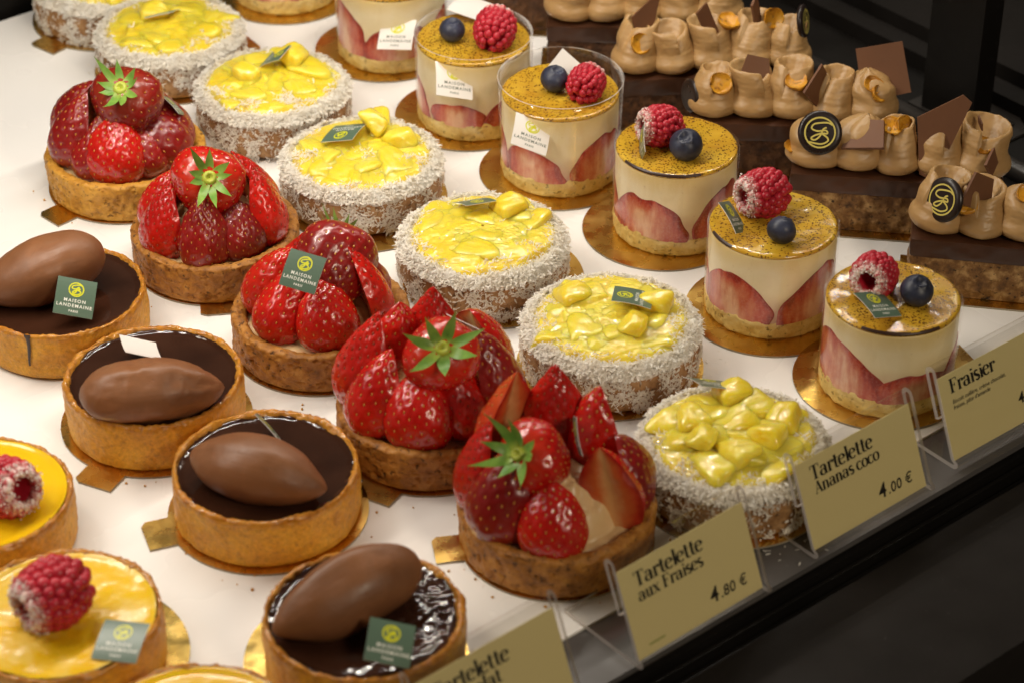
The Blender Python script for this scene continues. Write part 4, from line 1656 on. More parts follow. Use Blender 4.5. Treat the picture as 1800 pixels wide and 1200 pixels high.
# azimuth, radius, z, lean, size, mode, material, variant, turn about own axis
S_RING = [
    [(200, 27, 14, 14, 1.15, 'half', 'berry_d', 0, 0), (238, 27, 13, 22, 0.95, 'half', 'berry_d', 1, 0), (268, 26, 13, 18, 1.12, 'half', 'berry', 2, 0), (-48, 27, 14, 40, 1.05, 'half', 'berry_d', 1, 0), (-14, 31, 14, 50, 1.25, 'half', 'berry_d', 0, 0), (24, 33, 16, 55, 1.25, 'half', 'berry_d', 2, 0), (152, 31, 15, 20, 1.22, 'half', 'berry_d', 2, 0), (98, 26, 17, 24, 1.15, 'half', 'berry_d', 1, 0), (60, 28, 17, 34, 1.15, 'half', 'berry_d', 2, 0)],
    [(178, 27, 15, 14, 0.98, 'half', 'berry', 0, 30), (218, 28.5, 13, 8, 1.0, 'half', 'berry', 1, 0), (266, 28, 13, 8, 1.0, 'half', 'berry_d', 1, 0), (308, 27, 13, 18, 0.95, 'half', 'berry_d', 2, 0), (-15, 27, 14, 8, 1.08, 'half', 'berry', 1, 0), (35, 25, 17, 18, 1.05, 'half', 'berry', 1, 0), (90, 24, 17, 22, 1.0, 'half', 'berry_d', 2, 0), (140, 25, 17, 20, 0.95, 'half', 'berry', 0, 0)],
    [(170, 27, 13, 22, 1.12, 'half', 'berry', 0, 25), (222, 27, 12, 26, 1.08, 'half', 'berry', 0, 20), (284, 27, 13, 20, 1.05, 'half', 'berry', 2, 0), (-18, 25, 15, 14, 1.1, 'half', 'berry', 1, 38), (18, 26, 16, 30, 1.05, 'half', 'berry_d', 0, 0), (65, 24, 17, 25, 1.0, 'half', 'berry', 2, 0), (120, 24, 17, 20, 1.05, 'half', 'berry', 1, 150)],
    [(178, 28, 15, 8, 1.28, 'half', 'berry', 1, 30), (214, 29, 13, 14, 1.15, 'half', 'berry', 0, 0), (262, 28, 13, 16, 1.12, 'half', 'berry', 2, 0), (312, 27, 14, 22, 1.05, 'half', 'berry', 1, 0), (-8, 29, 15, 10, 1.2, 'half', 'berry_d', 0, 0), (38, 28, 17, 8, 1.25, 'half', 'berry', 2, 0), (84, 27, 18, 10, 1.25, 'half', 'berry', 1, 165), (132, 27, 18, 10, 1.2, 'half', 'berry', 0, 160)],
    [(180, 30, 14, 4, 1.18, 'half', 'berry', 1, 0), (214, 29, 12, 12, 1.22, 'half', 'berry_d', 0, 0), (266, 29, 12, 12, 1.05, 'half', 'berry', 2, 0), (-30, 28, 14, 12, 1.1, 'half', 'berry', 0, 100), (4, 30, 15, 10, 1.12, 'half', 'berry_d', 2, 0), (44, 28, 19, 4, 1.25, 'half', 'berry', 0, 165), (92, 27, 22, 4, 1.25, 'half', 'berry', 1, 172), (138, 28, 22, 6, 1.3, 'half', 'berry_o', 1, 0)],
]
# crowning berry: middle px, z, direction of its stem (world), size, material, variant, calyx
S_TOP = [(226, 178, 50, (-0.10, -0.62, 0.80), 1.24, 'berry_d', 2, 0), (366, 318, 50, (0.16, -0.80, 0.58), 1.2, 'berry', 2, 0), (590, 466, 44, (0.1, 0.70, 0.42), 1.3, 'berry_d', 0, None), (776, 628, 52, (0.05, -0.66, 0.75), 1.15, 'berry', 0, 1), (944, 806, 47, (-0.50, -0.60, 0.62), 1.08, 'berry', 0, 2)]
for i in range(5):
    t = thing('strawberry_tart', S_LAB[i], 'tart', S_POS[i], 0, GS)
    link('tart_crust', SSHELL_G if i == 0 else SSHELL[i % 2], t, Matrix.Rotation(R(61 * i), 4, 'Z'))

    def zf(x, y, r, a, i=i):
        p = np.stack([x, y, 0 * x], -1)
        q = np.clip(1 - (r / 27) ** 2, 0, 1)
        d = 16.5 + (14, 18, 18, 22, 22)[i] * q ** 0.8 + (1.2 + 2.4 * q) * fbm(p, 1 / 8.0, 3, 700 + i)
        return d
    V, F = polar_disc(36, 60, 150, zf)
    link('pastry_cream', mesh_np('pastry_cream', V, F, M['pcream']), t)
    for b in S_RING[i]:
        ring_berry(t, *b)
    px, py, z, d, size, col, var, cal = S_TOP[i]
    w = P(px, py, z * MM) - t.location
    dv = Vector(d).normalized()
    L = [33, 35, 30][var] * size
    rot = dirmat(-dv, 40 * i)
    o = link('strawberry', berry('whole', col, var), t, Matrix.Translation(w + dv * (L * 0.45 * MM)) @ rot.to_4x4() @ Matrix.Scale(size, 4))
    if cal is not None:
        link('calyx', CALYX[cal], o, TR(0, 0, 1.0, 180, 0, 15))
    else:
        link('calyx', CALYX[0], o, TR(0, 0, 1.5, 180, 0, 15, 0.7))
T = [o for o in SC.objects if o.name.startswith('strawberry_tart')]
card_at(T[0], (288, 173), (293, 172), (315, 200), 42)
card_at(T[2], (511, 436), (575, 455), (490, 500), 58)
card_at(T[3], (847, 582), (785, 553), (867, 602), 52, True)
card_at(T[4], (1009, 732), (1013, 731), (1020, 800), 52)

# ------------------------------------------------------------------ fraisiers
FR, FH = 30.2, 46.8


def fr_sponge(seed):
    pr = smooth_prof([(0.5, 0), (FR - 1.0, 0), (FR + 0.2, 1), (FR + 0.45, 5), (FR + 0.40, 8.6), (FR - 0.4, 10.3), (FR - 2, 10.5), (1, 10.5)], 0.5, 2)
    V, F, N = lathe(pr, 200)
    V = V + N * ((0.45 * fbm(V, 1 / 5.0, 3, seed) + 0.22 * fbm(V, 1 / 1.5, 2, seed + 3) - 0.12) * (V[:, 2] > 0.3))[:, None]
    a = np.arctan2(V[:, 1], V[:, 0])
    top = V[:, 2] > 4
    V[:, 2] += top * (0.7 * vnoise(V, 1 / 1.6, seed + 8)) + top * 2.2 * vnoise(np.stack([np.cos(a), np.sin(a), 0 * a], -1), 3.0, seed)
    return mesh_np('sponge_base', V, F, M['sponge'])


def fr_cream(seed):
    pr = smooth_prof([(FR - 2, 8), (FR - 0.1, 9), (FR, 20), (FR, 42), (FR - 0.1, FH - 2.2), (FR - 1.5, FH - 1.6), (1, FH - 1.6)], 0.8, 1)
    V, F, N = lathe(pr, 160)
    V = V + N * (0.10 * fbm(V, 1 / 6.0, 2, seed))[:, None]
    return mesh_np('vanilla_cream', V, F, M['mousse'])


def fr_top(seed):
    pr = smooth_prof([(FR - 1.2, FH - 2.6), (FR + 0.1, FH - 2.2), (FR + 0.15, FH - 0.9), (FR - 0.5, FH - 0.1), (FR - 2.0, FH), (18, FH), (6, FH), (0.2, FH)], 0.6, 3)
    V, F, N = lathe(pr, 200)
    V[:, 2] += np.where(V[:, 2] > FH - 1, 0.25 * fbm(V, 1 / 8.0, 3, seed), 0)
    return mesh_np('scorched_top', V, F, M['brulee'])


def fr_slice(az, hw, z0, h, seed, skew=0.0, k=0):
    """curved slice pressed against the film: az centre, hw half width (mm), height h from z0"""
    nu, nv = 29, 34
    u = np.linspace(-1, 1, nu)
    v = np.linspace(0, 1, nv)
    U, Vv = np.meshgrid(u, v, indexing='ij')
    shape = np.clip(1 - Vv ** 2.7, 0, 1) ** 0.58 * (0.94 + 0.06 * np.sin(Vv * PI))
    shape = shape * (1 + 0.05 * np.sin(4 * Vv + seed) + 0.035 * np.sin(11 * Vv + 2.3 * seed + 2 * U))
    wob = vnoise(np.stack([U.ravel() * 0.9 + seed * 3.1, Vv.ravel() * 2.4, 0 * U.ravel()], -1), 1.0, seed).reshape(U.shape)
    shape = shape * (1 + 0.09 * wob)
    s = (U * shape * 1.10 + skew * Vv ** 1.3) * hw
    rr = FR + 0.16 + 0.07 * k - 2.2 * np.clip((np.abs(U) - 0.90) / 0.10, 0, 1) ** 2 - 2.2 * np.clip((Vv - 0.95) / 0.05, 0, 1) ** 2
    A = R(az) + s / FR
    Z = z0 + h * Vv * (1 + 0.035 * np.sin(2.5 * U + 1.7 * seed)) + 0.5 * np.sin(3 * U + seed) * (1 - Vv)
    V = np.stack([rr * np.cos(A), rr * np.sin(A), Z], -1).reshape(-1, 3)
    cut = np.clip(np.maximum(np.abs(U), Vv ** 3), 0, 1).ravel()
    return mesh_np('strawberry_slice', V, grid_faces(nu, nv), M['slice'], True, None, {'cut': cut})


def film_mesh(r, z0, z1, a0, flare=0.0, lip=True):
    n, nz = 120, 8
    a = np.linspace(0, 2 * PI * 1.06, n)
    z = np.linspace(z0, z1, nz)
    A, Z = np.meshgrid(a, z, indexing='ij')
    rr = r + 0.35 * A / (2 * PI) + flare * ((Z - z0) / (z1 - z0)) ** 2 * (1 + 0.3 * np.sin(2 * A))
    A2 = A + R(a0)
    outer = np.stack([rr * np.cos(A2), rr * np.sin(A2), Z], -1).reshape(-1, 3)
    if not lip:
        return mesh_np('acetate_film', outer, grid_faces(n, nz), M['film'])
    top = outer.reshape(n, nz, 3)[:, -1]
    inn = top * [1 - 0.45 / r, 1 - 0.45 / r, 1] + [0, 0, 0.05]
    F = grid_faces(n, nz)
    k = len(outer)
    ti = np.arange(n) * nz + nz - 1
    rim = np.array([[ti[i], ti[i + 1], k + i + 1, k + i] for i in range(n - 1)])
    return mesh_np('acetate_film', np.vstack([outer, inn]), np.vstack([F, rim]), [M['film'], M['acedge']], True, np.r_[np.zeros(len(F)), np.ones(len(rim))])


F_POS = [base_loc(497, 30, 30.8), base_loc(686, 133, 30.8), Vector((-0.0206, 0.2152, 0.001)), base_loc(985, 351, 30.8), Vector((0.0815, 0.1018, 0.001)), Vector((0.1231, 0.0295, 0.001)), Vector((0.1714, -0.0331, 0.001))]
F_LAB = ['strawberry cream cake cut by the picture edge, only its sponge base and gold disc showing',
         'strawberry cream cake with a white card near its base, its top out of the picture',
         'strawberry cream cake with blueberry left of its raspberry and upright white side card',
         'strawberry cream cake in a loose film sleeve rising above its top, tilted white card',
         'strawberry cream cake with its card seen edge on beside the raspberry, wide gold disc below',
         'strawberry cream cake with a big hollow raspberry, narrow green card and small blueberry',
         'strawberry cream cake with a green card lying before a sugared raspberry, behind the Fraisier sign']
F_SL = [  # slices: azimuth, half width, height, lean of the tip
    [(-150, 16, 24, 0), (-95, 16, 25, 0), (-40, 15, 24, 0)],
    [(-143, 17, 29, -0.3), (-78, 21, 21, 0.1), (-18, 14, 23, 0)],
    [(-165, 14, 20, -0.3), (-108, 17, 13, 0), (-46, 17, 18, 0.3), (8, 14, 20, 0)],
    [(-175, 13, 20, 0), (-118, 18, 18, -0.2), (-48, 18, 24, 0.4), (8, 13, 24, 0)],
    [(-180, 12, 22, 0), (-122, 22, 23, -0.1), (-46, 17, 27, 0.35), (15, 13, 24, 0)],
    [(-190, 12, 22, 0), (-130, 20, 24, -0.2), (-53, 20, 28, 0.45), (15, 13, 24, 0)],
    [(-200, 13, 24, 0), (-138, 22, 27, -0.45), (-72, 20, 15, 0), (-20, 16, 21, 0.2)],
]
GF = 'strawberry cream cakes in film'
SPONGE = [fr_sponge(4), fr_sponge(19)]
CREAM = [fr_cream(6)]
FTOP = [fr_top(7), fr_top(27)]
FILM = film_mesh(FR + 0.85, 0.3, FH - 0.4, 60, 0.0, False)
FILM_TALL = film_mesh(FR + 0.95, 0.3, FH + 7.5, 60, 1.6)
FILM_MID = film_mesh(FR + 0.9, 0.3, FH + 3.5, 60, 0.6)
TF = []
for i in range(7):
    t = thing('strawberry_cream_cake', F_LAB[i], 'cake', F_POS[i], 0, GF)
    TF.append(t)
    link('sponge_base', SPONGE[i % 2], t, Matrix.Rotation(R(70 * i), 4, 'Z'))
    link('vanilla_cream', CREAM[0], t)
    for k, (az, hw, h, kind) in enumerate(F_SL[i]):
        link('strawberry_slice', fr_slice(az, hw, 9.0, h, i * 5 + k, kind, k), t)
    link('scorched_top', FTOP[i % 2], t, Matrix.Rotation(R(50 * i), 4, 'Z'))
    link('acetate_film', FILM_TALL if i == 3 else FILM_MID if i in (1, 2) else FILM, t)
    if i in (4, 5, 6):      # burnt arc along the front edge of the top
        a0, a1 = [(-150, -70), (-165, -135), (-125, -55)][i - 4]
        ns = 50
        pts = []
        for k in range(ns):
            s = k / (ns - 1)
            a = R(a0 + (a1 - a0) * s)
            wv = 0.35 + 0.45 * math.sin(PI * s) * (0.6 + 0.4 * math.sin(k * 1.7))
            for rr, z in ((FR - 0.35 - wv, FH + 0.02), (FR + 0.05, FH - 0.35), (FR + 0.24, FH - 0.9), (FR + 0.22, FH - 1.0 - wv * 0.5)):
                pts.append((rr * math.cos(a), rr * math.sin(a), z))
        link('burnt_edge', mesh_np('burnt_edge', np.array(pts), grid_faces(ns, 4), M['scorch']), t)
add_rasp(TF[2], 870, 52, 57, (0.2, 0.75, 0.5), 1.12, 0, False)
add_blue(TF[2], 795, 53, 54, (0.1, -0.15, 0.95), 0.92)
add_rasp(TF[3], 1030, 148, 55.5, (0.45, 0.75, 0.35), 0.96, 1, False)
add_blue(TF[3], 975, 139, 54.5, (0.2, -0.2, 0.9), 0.98)
add_rasp(TF[4], 1161, 222, 56, (-0.92, -0.30, 0.15), 1.06, 2)
add_blue(TF[4], 1206, 255, 54.5, (-0.08, -0.45, 0.86), 1.10)
add_rasp(TF[5], 1342, 340, 57, (-0.90, -0.42, 0.05), 1.18, 0)
add_blue(TF[5], 1374, 405, 53.5, (0.3, 0.6, 0.6), 0.93)
add_rasp(TF[6], 1537, 484, 56, (-0.45, -0.85, 0.18), 1.05, 1)
add_blue(TF[6], 1612, 511, 54.5, (0.12, -0.30, 0.93), 1.0)

card_at(TF[1], (672, 32), (733, 35), (663, 88), 28, False, 'white')
card_at(TF[2], (765, 108), (828, 115), (767, 170), 38, False, 'white')
card_at(TF[3], (907, 197), (969, 218), (897, 255), 40, False, 'white')
card_at(TF[3], (989, 85), (1032, 122), (955, 128), 52, False, 'blank')
card_at(TF[2], (812, -15), (872, 8), (785, 20), 52, False, 'blank')
card_at(TF[4], (1128, 230), (1133, 216), (1128, 284), 55)
card_at(TF[5], (1260, 358), (1284, 352), (1290, 413), 54)
card_at(TF[6], (1499, 516), (1552, 512), (1532, 560), 53)

# ------------------------------------------------------------------ chocolate hazelnut slices
BL, BW, BH = 104, 30, 31


def slab(x0, x1, y0, y1, z0, z1, amp, scale, seed, mat, name, step=1.0):
    """rough-faced block"""
    nx, ny, nz = int((x1 - x0) / step), int((y1 - y0) / step), max(3, int((z1 - z0) / step))
    pcs = []

    def face(o, du, dv, nu, nv):
        u = np.linspace(0, 1, nu + 1)
        v = np.linspace(0, 1, nv + 1)
        U, Vv = np.meshgrid(u, v, indexing='ij')
        Pn = np.array(o)[None, None] + U[..., None] * np.array(du) + Vv[..., None] * np.array(dv)
        pcs.append((Pn.reshape(-1, 3), grid_faces(nu + 1, nv + 1)))
    X, Y, Z = x1 - x0, y1 - y0, z1 - z0
    face((x0, y0, z0), (X, 0, 0), (0, 0, Z), nx, nz)
    face((x1, y1, z0), (-X, 0, 0), (0, 0, Z), nx, nz)
    face((x0, y1, z0), (0, -Y, 0), (0, 0, Z), ny, nz)
    face((x1, y0, z0), (0, Y, 0), (0, 0, Z), ny, nz)
    face((x0, y0, z1), (X, 0, 0), (0, Y, 0), nx, ny)
    face((x0, y1, z0), (X, 0, 0), (0, -Y, 0), nx, ny)
    V, F, _ = join(pcs)
    c = np.array([(x0 + x1) / 2, (y0 + y1) / 2, (z0 + z1) / 2])
    D = np.stack([fbm(V, scale, 3, seed), fbm(V, scale, 3, seed + 50), 0.5 * fbm(V, scale, 3, seed + 90)], -1)
    inz = np.clip((V[:, 2] - z0) / 1.0, 0, 1)
    V = V + D * amp * inz[:, None]
    # round the corners a little
    q = np.abs(V - c) / np.array([X / 2, Y / 2, Z / 2])
    cnt = np.clip((q - 0.93) / 0.07, 0, 1)
    V = c + (V - c) * (1 - 0.012 * np.clip(cnt.sum(1) - 1, 0, 2)[:, None])
    return mesh_np(name, V, F, mat)


CAKE = [slab(0, BL, 0, BW, 0, 21, 1.0, 1 / 3.5, 5, M['cake'], 'nut_sponge'), slab(0, BL, 0, BW, 0, 21, 1.0, 1 / 3.5, 15, M['cake_d'], 'nut_sponge')]
CHOCL = slab(-0.6, BL + 0.6, -0.6, BW + 0.6, 21.3, BH, 0.5, 1 / 11.0, 25, M['glaze'], 'chocolate_layer')


def rosette_mesh(seed, kind):
    """piped bulb; 'cup' opens into a thick curled lip that dips towards -y, 'peak' closes into a soft leaning tip"""
    rng = np.random.RandomState(seed)
    na = 120
    if kind == 'cup':
        prof = [(0.3, 0), (8.0, 0.1), (11.6, 2.2), (13.2, 6.0), (12.9, 9.0), (11.2, 12.4), (10.3, 15.5), (10.2, 18.5), (10.3, 22.5), (10.5, 27), (10.9, 30.5), (10.7, 32.4), (9.9, 33.2), (9.0, 32.2), (7.8, 28.5), (5.4, 23.5), (0.3, 21)]
    elif kind == 'cone':
        prof = [(0.3, 0), (8.0, 0.1), (11.6, 2.2), (13.0, 6.0), (12.6, 9.5), (11.0, 13.0), (10.4, 16.0), (10.2, 19.5), (9.6, 23.5), (9.0, 27.5), (8.7, 30.5), (8.3, 32.6), (7.4, 33.2), (6.5, 31.8), (5.5, 28.6), (3.8, 25.0), (0.3, 23.5)]
    else:
        prof = [(0.3, 0), (8.0, 0.1), (11.6, 2.2), (13.2, 6.0), (12.9, 9.5), (11.6, 12.6), (11.2, 15.0), (11.4, 18.0), (11.0, 21.5), (9.4, 24.8), (6.8, 27.4), (3.8, 29.2), (1.8, 30.6), (0.3, 31.2)]
    pr = smooth_prof(prof, 0.6, 4)
    V, F, N = lathe(pr, na)
    a = np.arctan2(V[:, 1], V[:, 0]) + PI / 2                 # 0 at the front
    ph = rng.uniform(-0.9, 0.9)
    ring = np.stack([np.cos(a), np.sin(a), 0 * a], -1)
    up = np.clip((V[:, 2] - 15) / 17, 0, 1.1)
    if kind != 'peak':
        # the sheet of cream wraps round on itself: it rises from a low front edge to a tall curl that ends at the seam
        t = np.mod(a + ph, 2 * PI) / (2 * PI)
        lo = rng.uniform(0.42, 0.52) if kind == 'cup' else rng.uniform(0.62, 0.74)
        hump = np.sin(PI * np.clip(t, 0, 1)) ** 0.8
        wave = lo + (1.0 - lo) * (0.45 * hump + 0.62 * t ** 0.9) + 0.06 * vnoise(ring, 1.8, seed)
        V[:, 2] = np.where(V[:, 2] > 15, 15 + (V[:, 2] - 15) * wave, V[:, 2])
        sp = 1 + 0.24 * (t - 0.5) * np.clip(up * 2.2, 0, 1)
        V[:, 0] *= sp
        V[:, 1] *= sp * (1 - 0.10 * up)
        V[:, 1] += 3.0 * up ** 2
        V[:, 0] += 2.4 * rng.uniform(-0.6, 1) * up ** 1.5
    else:
        groove = np.exp(-((np.mod(a - ph + up * 1.6, 2 * PI / 3) - PI / 3) / 0.28) ** 2) * np.clip(up * 2.5, 0, 1) * (1 - up * 0.6)
        V = V - N * (1.7 * groove)[:, None]
        V[:, 1] += rng.uniform(-2.5, 3.0) * up ** 2
        V[:, 0] += 5.0 * rng.uniform(-1, 1) * up ** 2
        V[:, 2] *= rng.uniform(0.88, 1.0)
    V[:, 0] *= rng.uniform(0.94, 1.06)
    V = V + N * (0.6 * fbm(V, 1 / 12.0, 2, seed) + 0.10 * fbm(V * [1, 1, 2.2], 1 / 2.4, 2, seed + 2) - 0.6 * np.clip(vnoise(V, 1 / 1.1, seed + 8) - 0.68, 0, 1) + 0.22 * np.clip((V[:, 2] - 22) / 8, 0, 1) * fbm(V, 1 / 2.6, 2, seed + 12))[:, None]
    V[:, 2] *= 0.75
    return mesh_np('piped_cream', V, F, M['hcream'])


ROS = [rosette_mesh(s, k) for s, k in ((1, 'cup'), (2, 'cone'), (3, 'cup'), (4, 'peak'), (5, 'peak'), (6, 'cone'), (7, 'peak'), (8, 'cone'))]
ROS_ROW = [(0, 1, 2, 5, 7), (3, 5, 1, 4, 2), (5, 2, 0, 7, 1), (1, 0, 7, 5, 4), (6, 3, 5, 1, 2), (7, 0, 4, 5, 1)]


def shard_mesh(pts, seed, th=1.3):
    V, F = extrude_poly(pts, -th / 2, th / 2)
    return mesh_np('chocolate_shard', np.array(V), F, M['shard'], False)


SH = [shard_mesh([(-8, -9), (7, -10), (10, 6), (-5, 10)], 1), shard_mesh([(-2, -15), (4, -16), (9, 17), (5, 19), (-9, 6)], 2), shard_mesh([(-9, -6), (9, -8), (7, 6), (-4, 8)], 3), shard_mesh([(-3, -8), (4, -8), (5, 9), (-2, 7)], 4), shard_mesh([(-11, -9), (8, -12), (12, 8), (-6, 12)], 5)]


def nut_mesh(seed):
    V, F = sphere_grid(26, 18)
    V = V * [5.0, 5.0, 4.2]
    n = V / np.linalg.norm(V, axis=1)[:, None]
    V = V + n * (0.8 * fbm(V, 1 / 4.0, 3, seed))[:, None]
    m = V[:, 2] > 0.5
    V[m, 2] = 0.5 + (V[m, 2] - 0.5) * -0.35          # hollow halved face
    return mesh_np('hazelnut', V, F, M['nut'])


NUT = [nut_mesh(1), nut_mesh(2)]


def button_meshes():
    pr = smooth_prof([(0.2, -1.9), (9.0, -1.9), (10.6, -1.2), (11.2, 0.2), (10.6, 1.5), (9.2, 2.1), (0.2, 2.15)], 0.5, 3)
    V, F, N = lathe(pr, 64)
    me = mesh_np('chocolate_button', V, F, M['disc'])
    EV, EF = emblem_geo(7.4, 0.8)
    EV = EV + [0, 0, 2.2]
    return me, mesh_np('emblem', EV, EF, m_simple('pale yellow cocoa print', (0.62, 0.52, 0.12), 0.4))


BUT, BUTE = button_meshes()
GE = 'chocolate hazelnut slices'
# left front bottom corner px, turn, label
E_SPEC = [
    (838, 50, -4, 'chocolate slice behind all the others, only its cake side and gold edge showing'),
    (962, 133, -3, 'chocolate slice with its cream rosettes cut off by the picture top'),
    (1084, 232, 5, 'chocolate slice with a ring shaped hazelnut half at its end and thin shards'),
    (1210, 306, -4, 'chocolate slice with a large square chocolate plate at its far end'),
    (1384, 397, -8, 'chocolate slice with an upright round chocolate button and a tall triangular shard'),
    (1592, 514, -10, 'chocolate slice with a tilted black chocolate button, cut by the picture edge'),
]
# per slice: list of (kind, variant, slot position 0..4, dx, dy, z, rx, ry, rz, size)
E_DECO = {
    0: [('shard', 0, 1, 0, 2, 62, 80, 0, 10, 0.9), ('nut', 0, 3, 0, -5, 60, 30, 0, 0, 0.9)],
    1: [('shard', 3, 1, 0, 2, 64, 80, 10, 10, 1), ('nut', 0, 3, 0, -5, 60, 30, 0, 0, 0.9)],
    2: [('shard', 1, 0, 4, 4, 60, 78, 8, 15, 0.85), ('nut', 0, 0, 1, -8, 55, 62, 10, 20, 1.15), ('shard', 3, 2, -4, 2, 62, 80, -24, 20, 1.1), ('nut', 1, 2, 9, 1, 64, 20, 0, 40, 1.15), ('shard', 3, 3, 3, 4, 65, 80, -12, 60, 1.1), ('nut', 0, 4, -8, 0, 65, 75, 0, 20, 1.15), ('disc', 0, 4, 8, 2, 60, 78, 0, 68, 0.85)],
    3: [('nut', 0, 0, 3, -8, 57, 58, 0, 10, 1.15), ('shard', 2, 1, 0, 3, 60, 62, 4, 8, 1.0), ('nut', 1, 2, 1, -6, 59, 20, 0, 0, 1.1), ('shard', 0, 2, 12, -6, 57, 78, 46, 40, 0.95), ('shard', 4, 4, 4, 6, 60, 64, -24, 6, 1.3), ('nut', 1, 4, 0, -6, 58, 30, 20, 0, 1.0), ('nut', 0, 4, 3, -9, 54, 50, 20, 40, 0.9), ('half_disc', 0, 0, -12, -1, 42, 84, 0, -62, 0.8)],
    4: [('disc', 0, 0, 1, -8.5, 58, 58, 8, -4, 1.0), ('nut', 1, 0, -13, -5, 44, 30, 30, 0, 0.62), ('shard', 2, 1, 3, -6, 57, 24, -18, -14, 1.25), ('nut', 1, 2, -4, -2, 62, 30, 0, 10, 1.0), ('nut', 0, 2, 2, 0, 62, 60, 0, 50, 1.0), ('shard', 1, 3, -3, -5, 57, 74, 10, -6, 1.3), ('nut', 0, 4, 0, -5, 55, 30, 0, 0, 0.95), ('shard', 3, 4, 5, -10, 50, 40, 60, 20, 1.1), ('shard', 3, 4, -2, 4, 65, 10, 84, 20, 0.6)],
    5: [('disc', 0, 0, 2, -8, 56, 68, 0, -42, 0.98), ('nut', 0, 0, 12, -7, 55, 40, 0, 0, 1.15), ('shard', 2, 1, -3, -3, 60, 76, 22, 40, 1.15), ('nut', 1, 2, 0, -4, 62, 30, 0, 0, 1.0), ('shard', 0, 3, 0, 2, 60, 70, 0, 0, 1.0)],
}
TE = []
for i, (px, py, rz, lab) in enumerate(E_SPEC):
    p = P(px, py, 0.0012)
    t = thing('chocolate_slice', lab, 'cake', (p.x, p.y, 0.0011), R(rz), GE)
    TE.append(t)
    link('nut_sponge', CAKE[0 if i >= 4 else 1], t)
    link('chocolate_layer', CHOCL, t)
    for k in range(5):
        x = 11.5 + k * (BL - 23) / 4
        rr = (k * 37 + i * 53) % 50 - 25
        link('piped_cream', ROS[ROS_ROW[i][k]], t, TR(x, BW / 2 - 1 + ((k * 7 + i) % 3 - 1), BH - 0.4, -4, ((k * 13 + i * 7) % 9 - 4), rr, 1.04 + 0.05 * ((k + i) % 3)))
    for (kind, var, slot, dx, dy, z, rx, ry, rzz, s) in E_DECO[i]:
        x = 11.5 + slot * (BL - 23) / 4 + dx
        z = BH + (z - BH) * 0.77
        m = TR(x, BW / 2 - 1 + dy, z, rx, ry, rzz, s)
        if kind == 'shard':
            link('chocolate_shard', SH[var], t, m)
        elif kind == 'nut':
            link('hazelnut', NUT[var], t, m)
        else:
            b = link('chocolate_button', BUT, t, m)
            if kind == 'disc':
                link('emblem', BUTE, b)

# ------------------------------------------------------------------ boards under the pastries
SB = 'gold card under the '
add_board(C_POS[0], 'ct', 43.5, (9, 20), 232, SB + 'tart farthest away, its corner showing on the white tray')
add_board(C_POS[1], 'ct', 43.5, (9, 20), 35, SB + 'coconut tart that stands behind the darkest strawberry tart')
add_board(C_POS[3], 'ct', 43.5, (9, 20), -72, SB + 'coconut tart whose card is upside down')
add_board(C_POS[4], 'c5', 44.5, None, 0, SB + 'coconut tart with smooth glaze, showing at its side', 5, 1)
add_board(C_POS[5], 'ct', 43.5, (9, 20), 190, SB + 'coconut tart whose card emblem is turned sideways')
add_board(C_POS[6], 'ct', 43.5, (9, 20), 200, SB + 'coconut tart behind the ananas coco sign')
add_board(S_POS[0], 'st', 41.5, (11, 17), 226, SB + 'strawberry tart with the darkest berries, tab sticking out')
add_board(S_POS[1], 'st2', 41.0, (8, 20), -82, SB + 'strawberry tart whose short leaf star faces out')
add_board(S_POS[2], 's3', 42.0, None, 0, SB + 'strawberry tart that carries the upright green card')
add_board(S_POS[3], 'st3', 42.5, (9, 19), 241, SB + 'strawberry tart with the large green leaf star')
add_board(S_POS[4], 'st', 42.0, (11, 17), 190, SB + 'strawberry tart behind the aux Fraises sign')
add_board(T_POS[1], 'tt', 43.0, (11, 19), 245, SB + 'chocolate tart with the rough lumpy scoop')
add_board(T_POS[2], 'tt', 42.5, (11, 17), 200, SB + 'chocolate tart whose card is seen edge on')
add_board(T_POS[3], 'c5', 44.5, None, 0, SB + 'chocolate tart with wrinkled shiny ganache', -4, 1)
add_board(L_POS[1], 'c5', 44.5, None, 0, SB + 'lemon tart with the mottled curd, glinting at its side', 4, 2)
FB = ['base of the cream cake cut by the picture edge', 'cream cake with a white card near its base', 'cream cake whose blueberry is left of the raspberry', 'cream cake in the loose film sleeve', 'cream cake with its card edge on beside the raspberry', 'cream cake with the big hollow raspberry', 'cream cake behind the Fraisier sign']
FT = [(None, 0, 0, 0), (None, 0, -4, 2), (None, 0, -3, 1), ((8, 20), 20, -2, -1), (None, 0, -6, -2), (None, 0, 0, -3), ((9, 22), 22, -2, 2)]
for i in range(7):
    tab, ang, dx, dy = FT[i]
    add_board(F_POS[i], 'ft' if tab else 'fr', 40.0, tab, ang, 'round gold disc under the ' + FB[i], dx, dy)
EB = ['farthest chocolate slice, showing as a thin gold edge', 'chocolate slice whose rosettes are cut off', 'chocolate slice with the ring shaped hazelnut', 'chocolate slice with the large square plate', 'chocolate slice with the upright round button', 'chocolate slice with the tilted black button']
pts = [(-4, -6), (BL + 4, -6), (BL + 4, BW + 4), (-4, BW + 4)]
V, F = extrude_poly(pts, 0.05, 1.0)
EBM = mesh_np('cake_board', np.array(V), F, [M['gold'], M['boardedge']], False, [0, 0, 1, 1, 1, 1])
for i in range(6):
    o = link('cake_board', EBM)
    o.location = (TE[i].location.x, TE[i].location.y, 0)
    o.rotation_euler = (0, 0, R(E_SPEC[i][2]))
    o['label'] = 'oblong gold board under the ' + EB[i]
    o['category'] = 'cake board'
    o['group'] = 'gold boards under the pastries'

# ------------------------------------------------------------------ price signs
SW, SL, SLEAN, SBASE, STH = 72.0, 49.0, 23.0, 46.0, 2.0


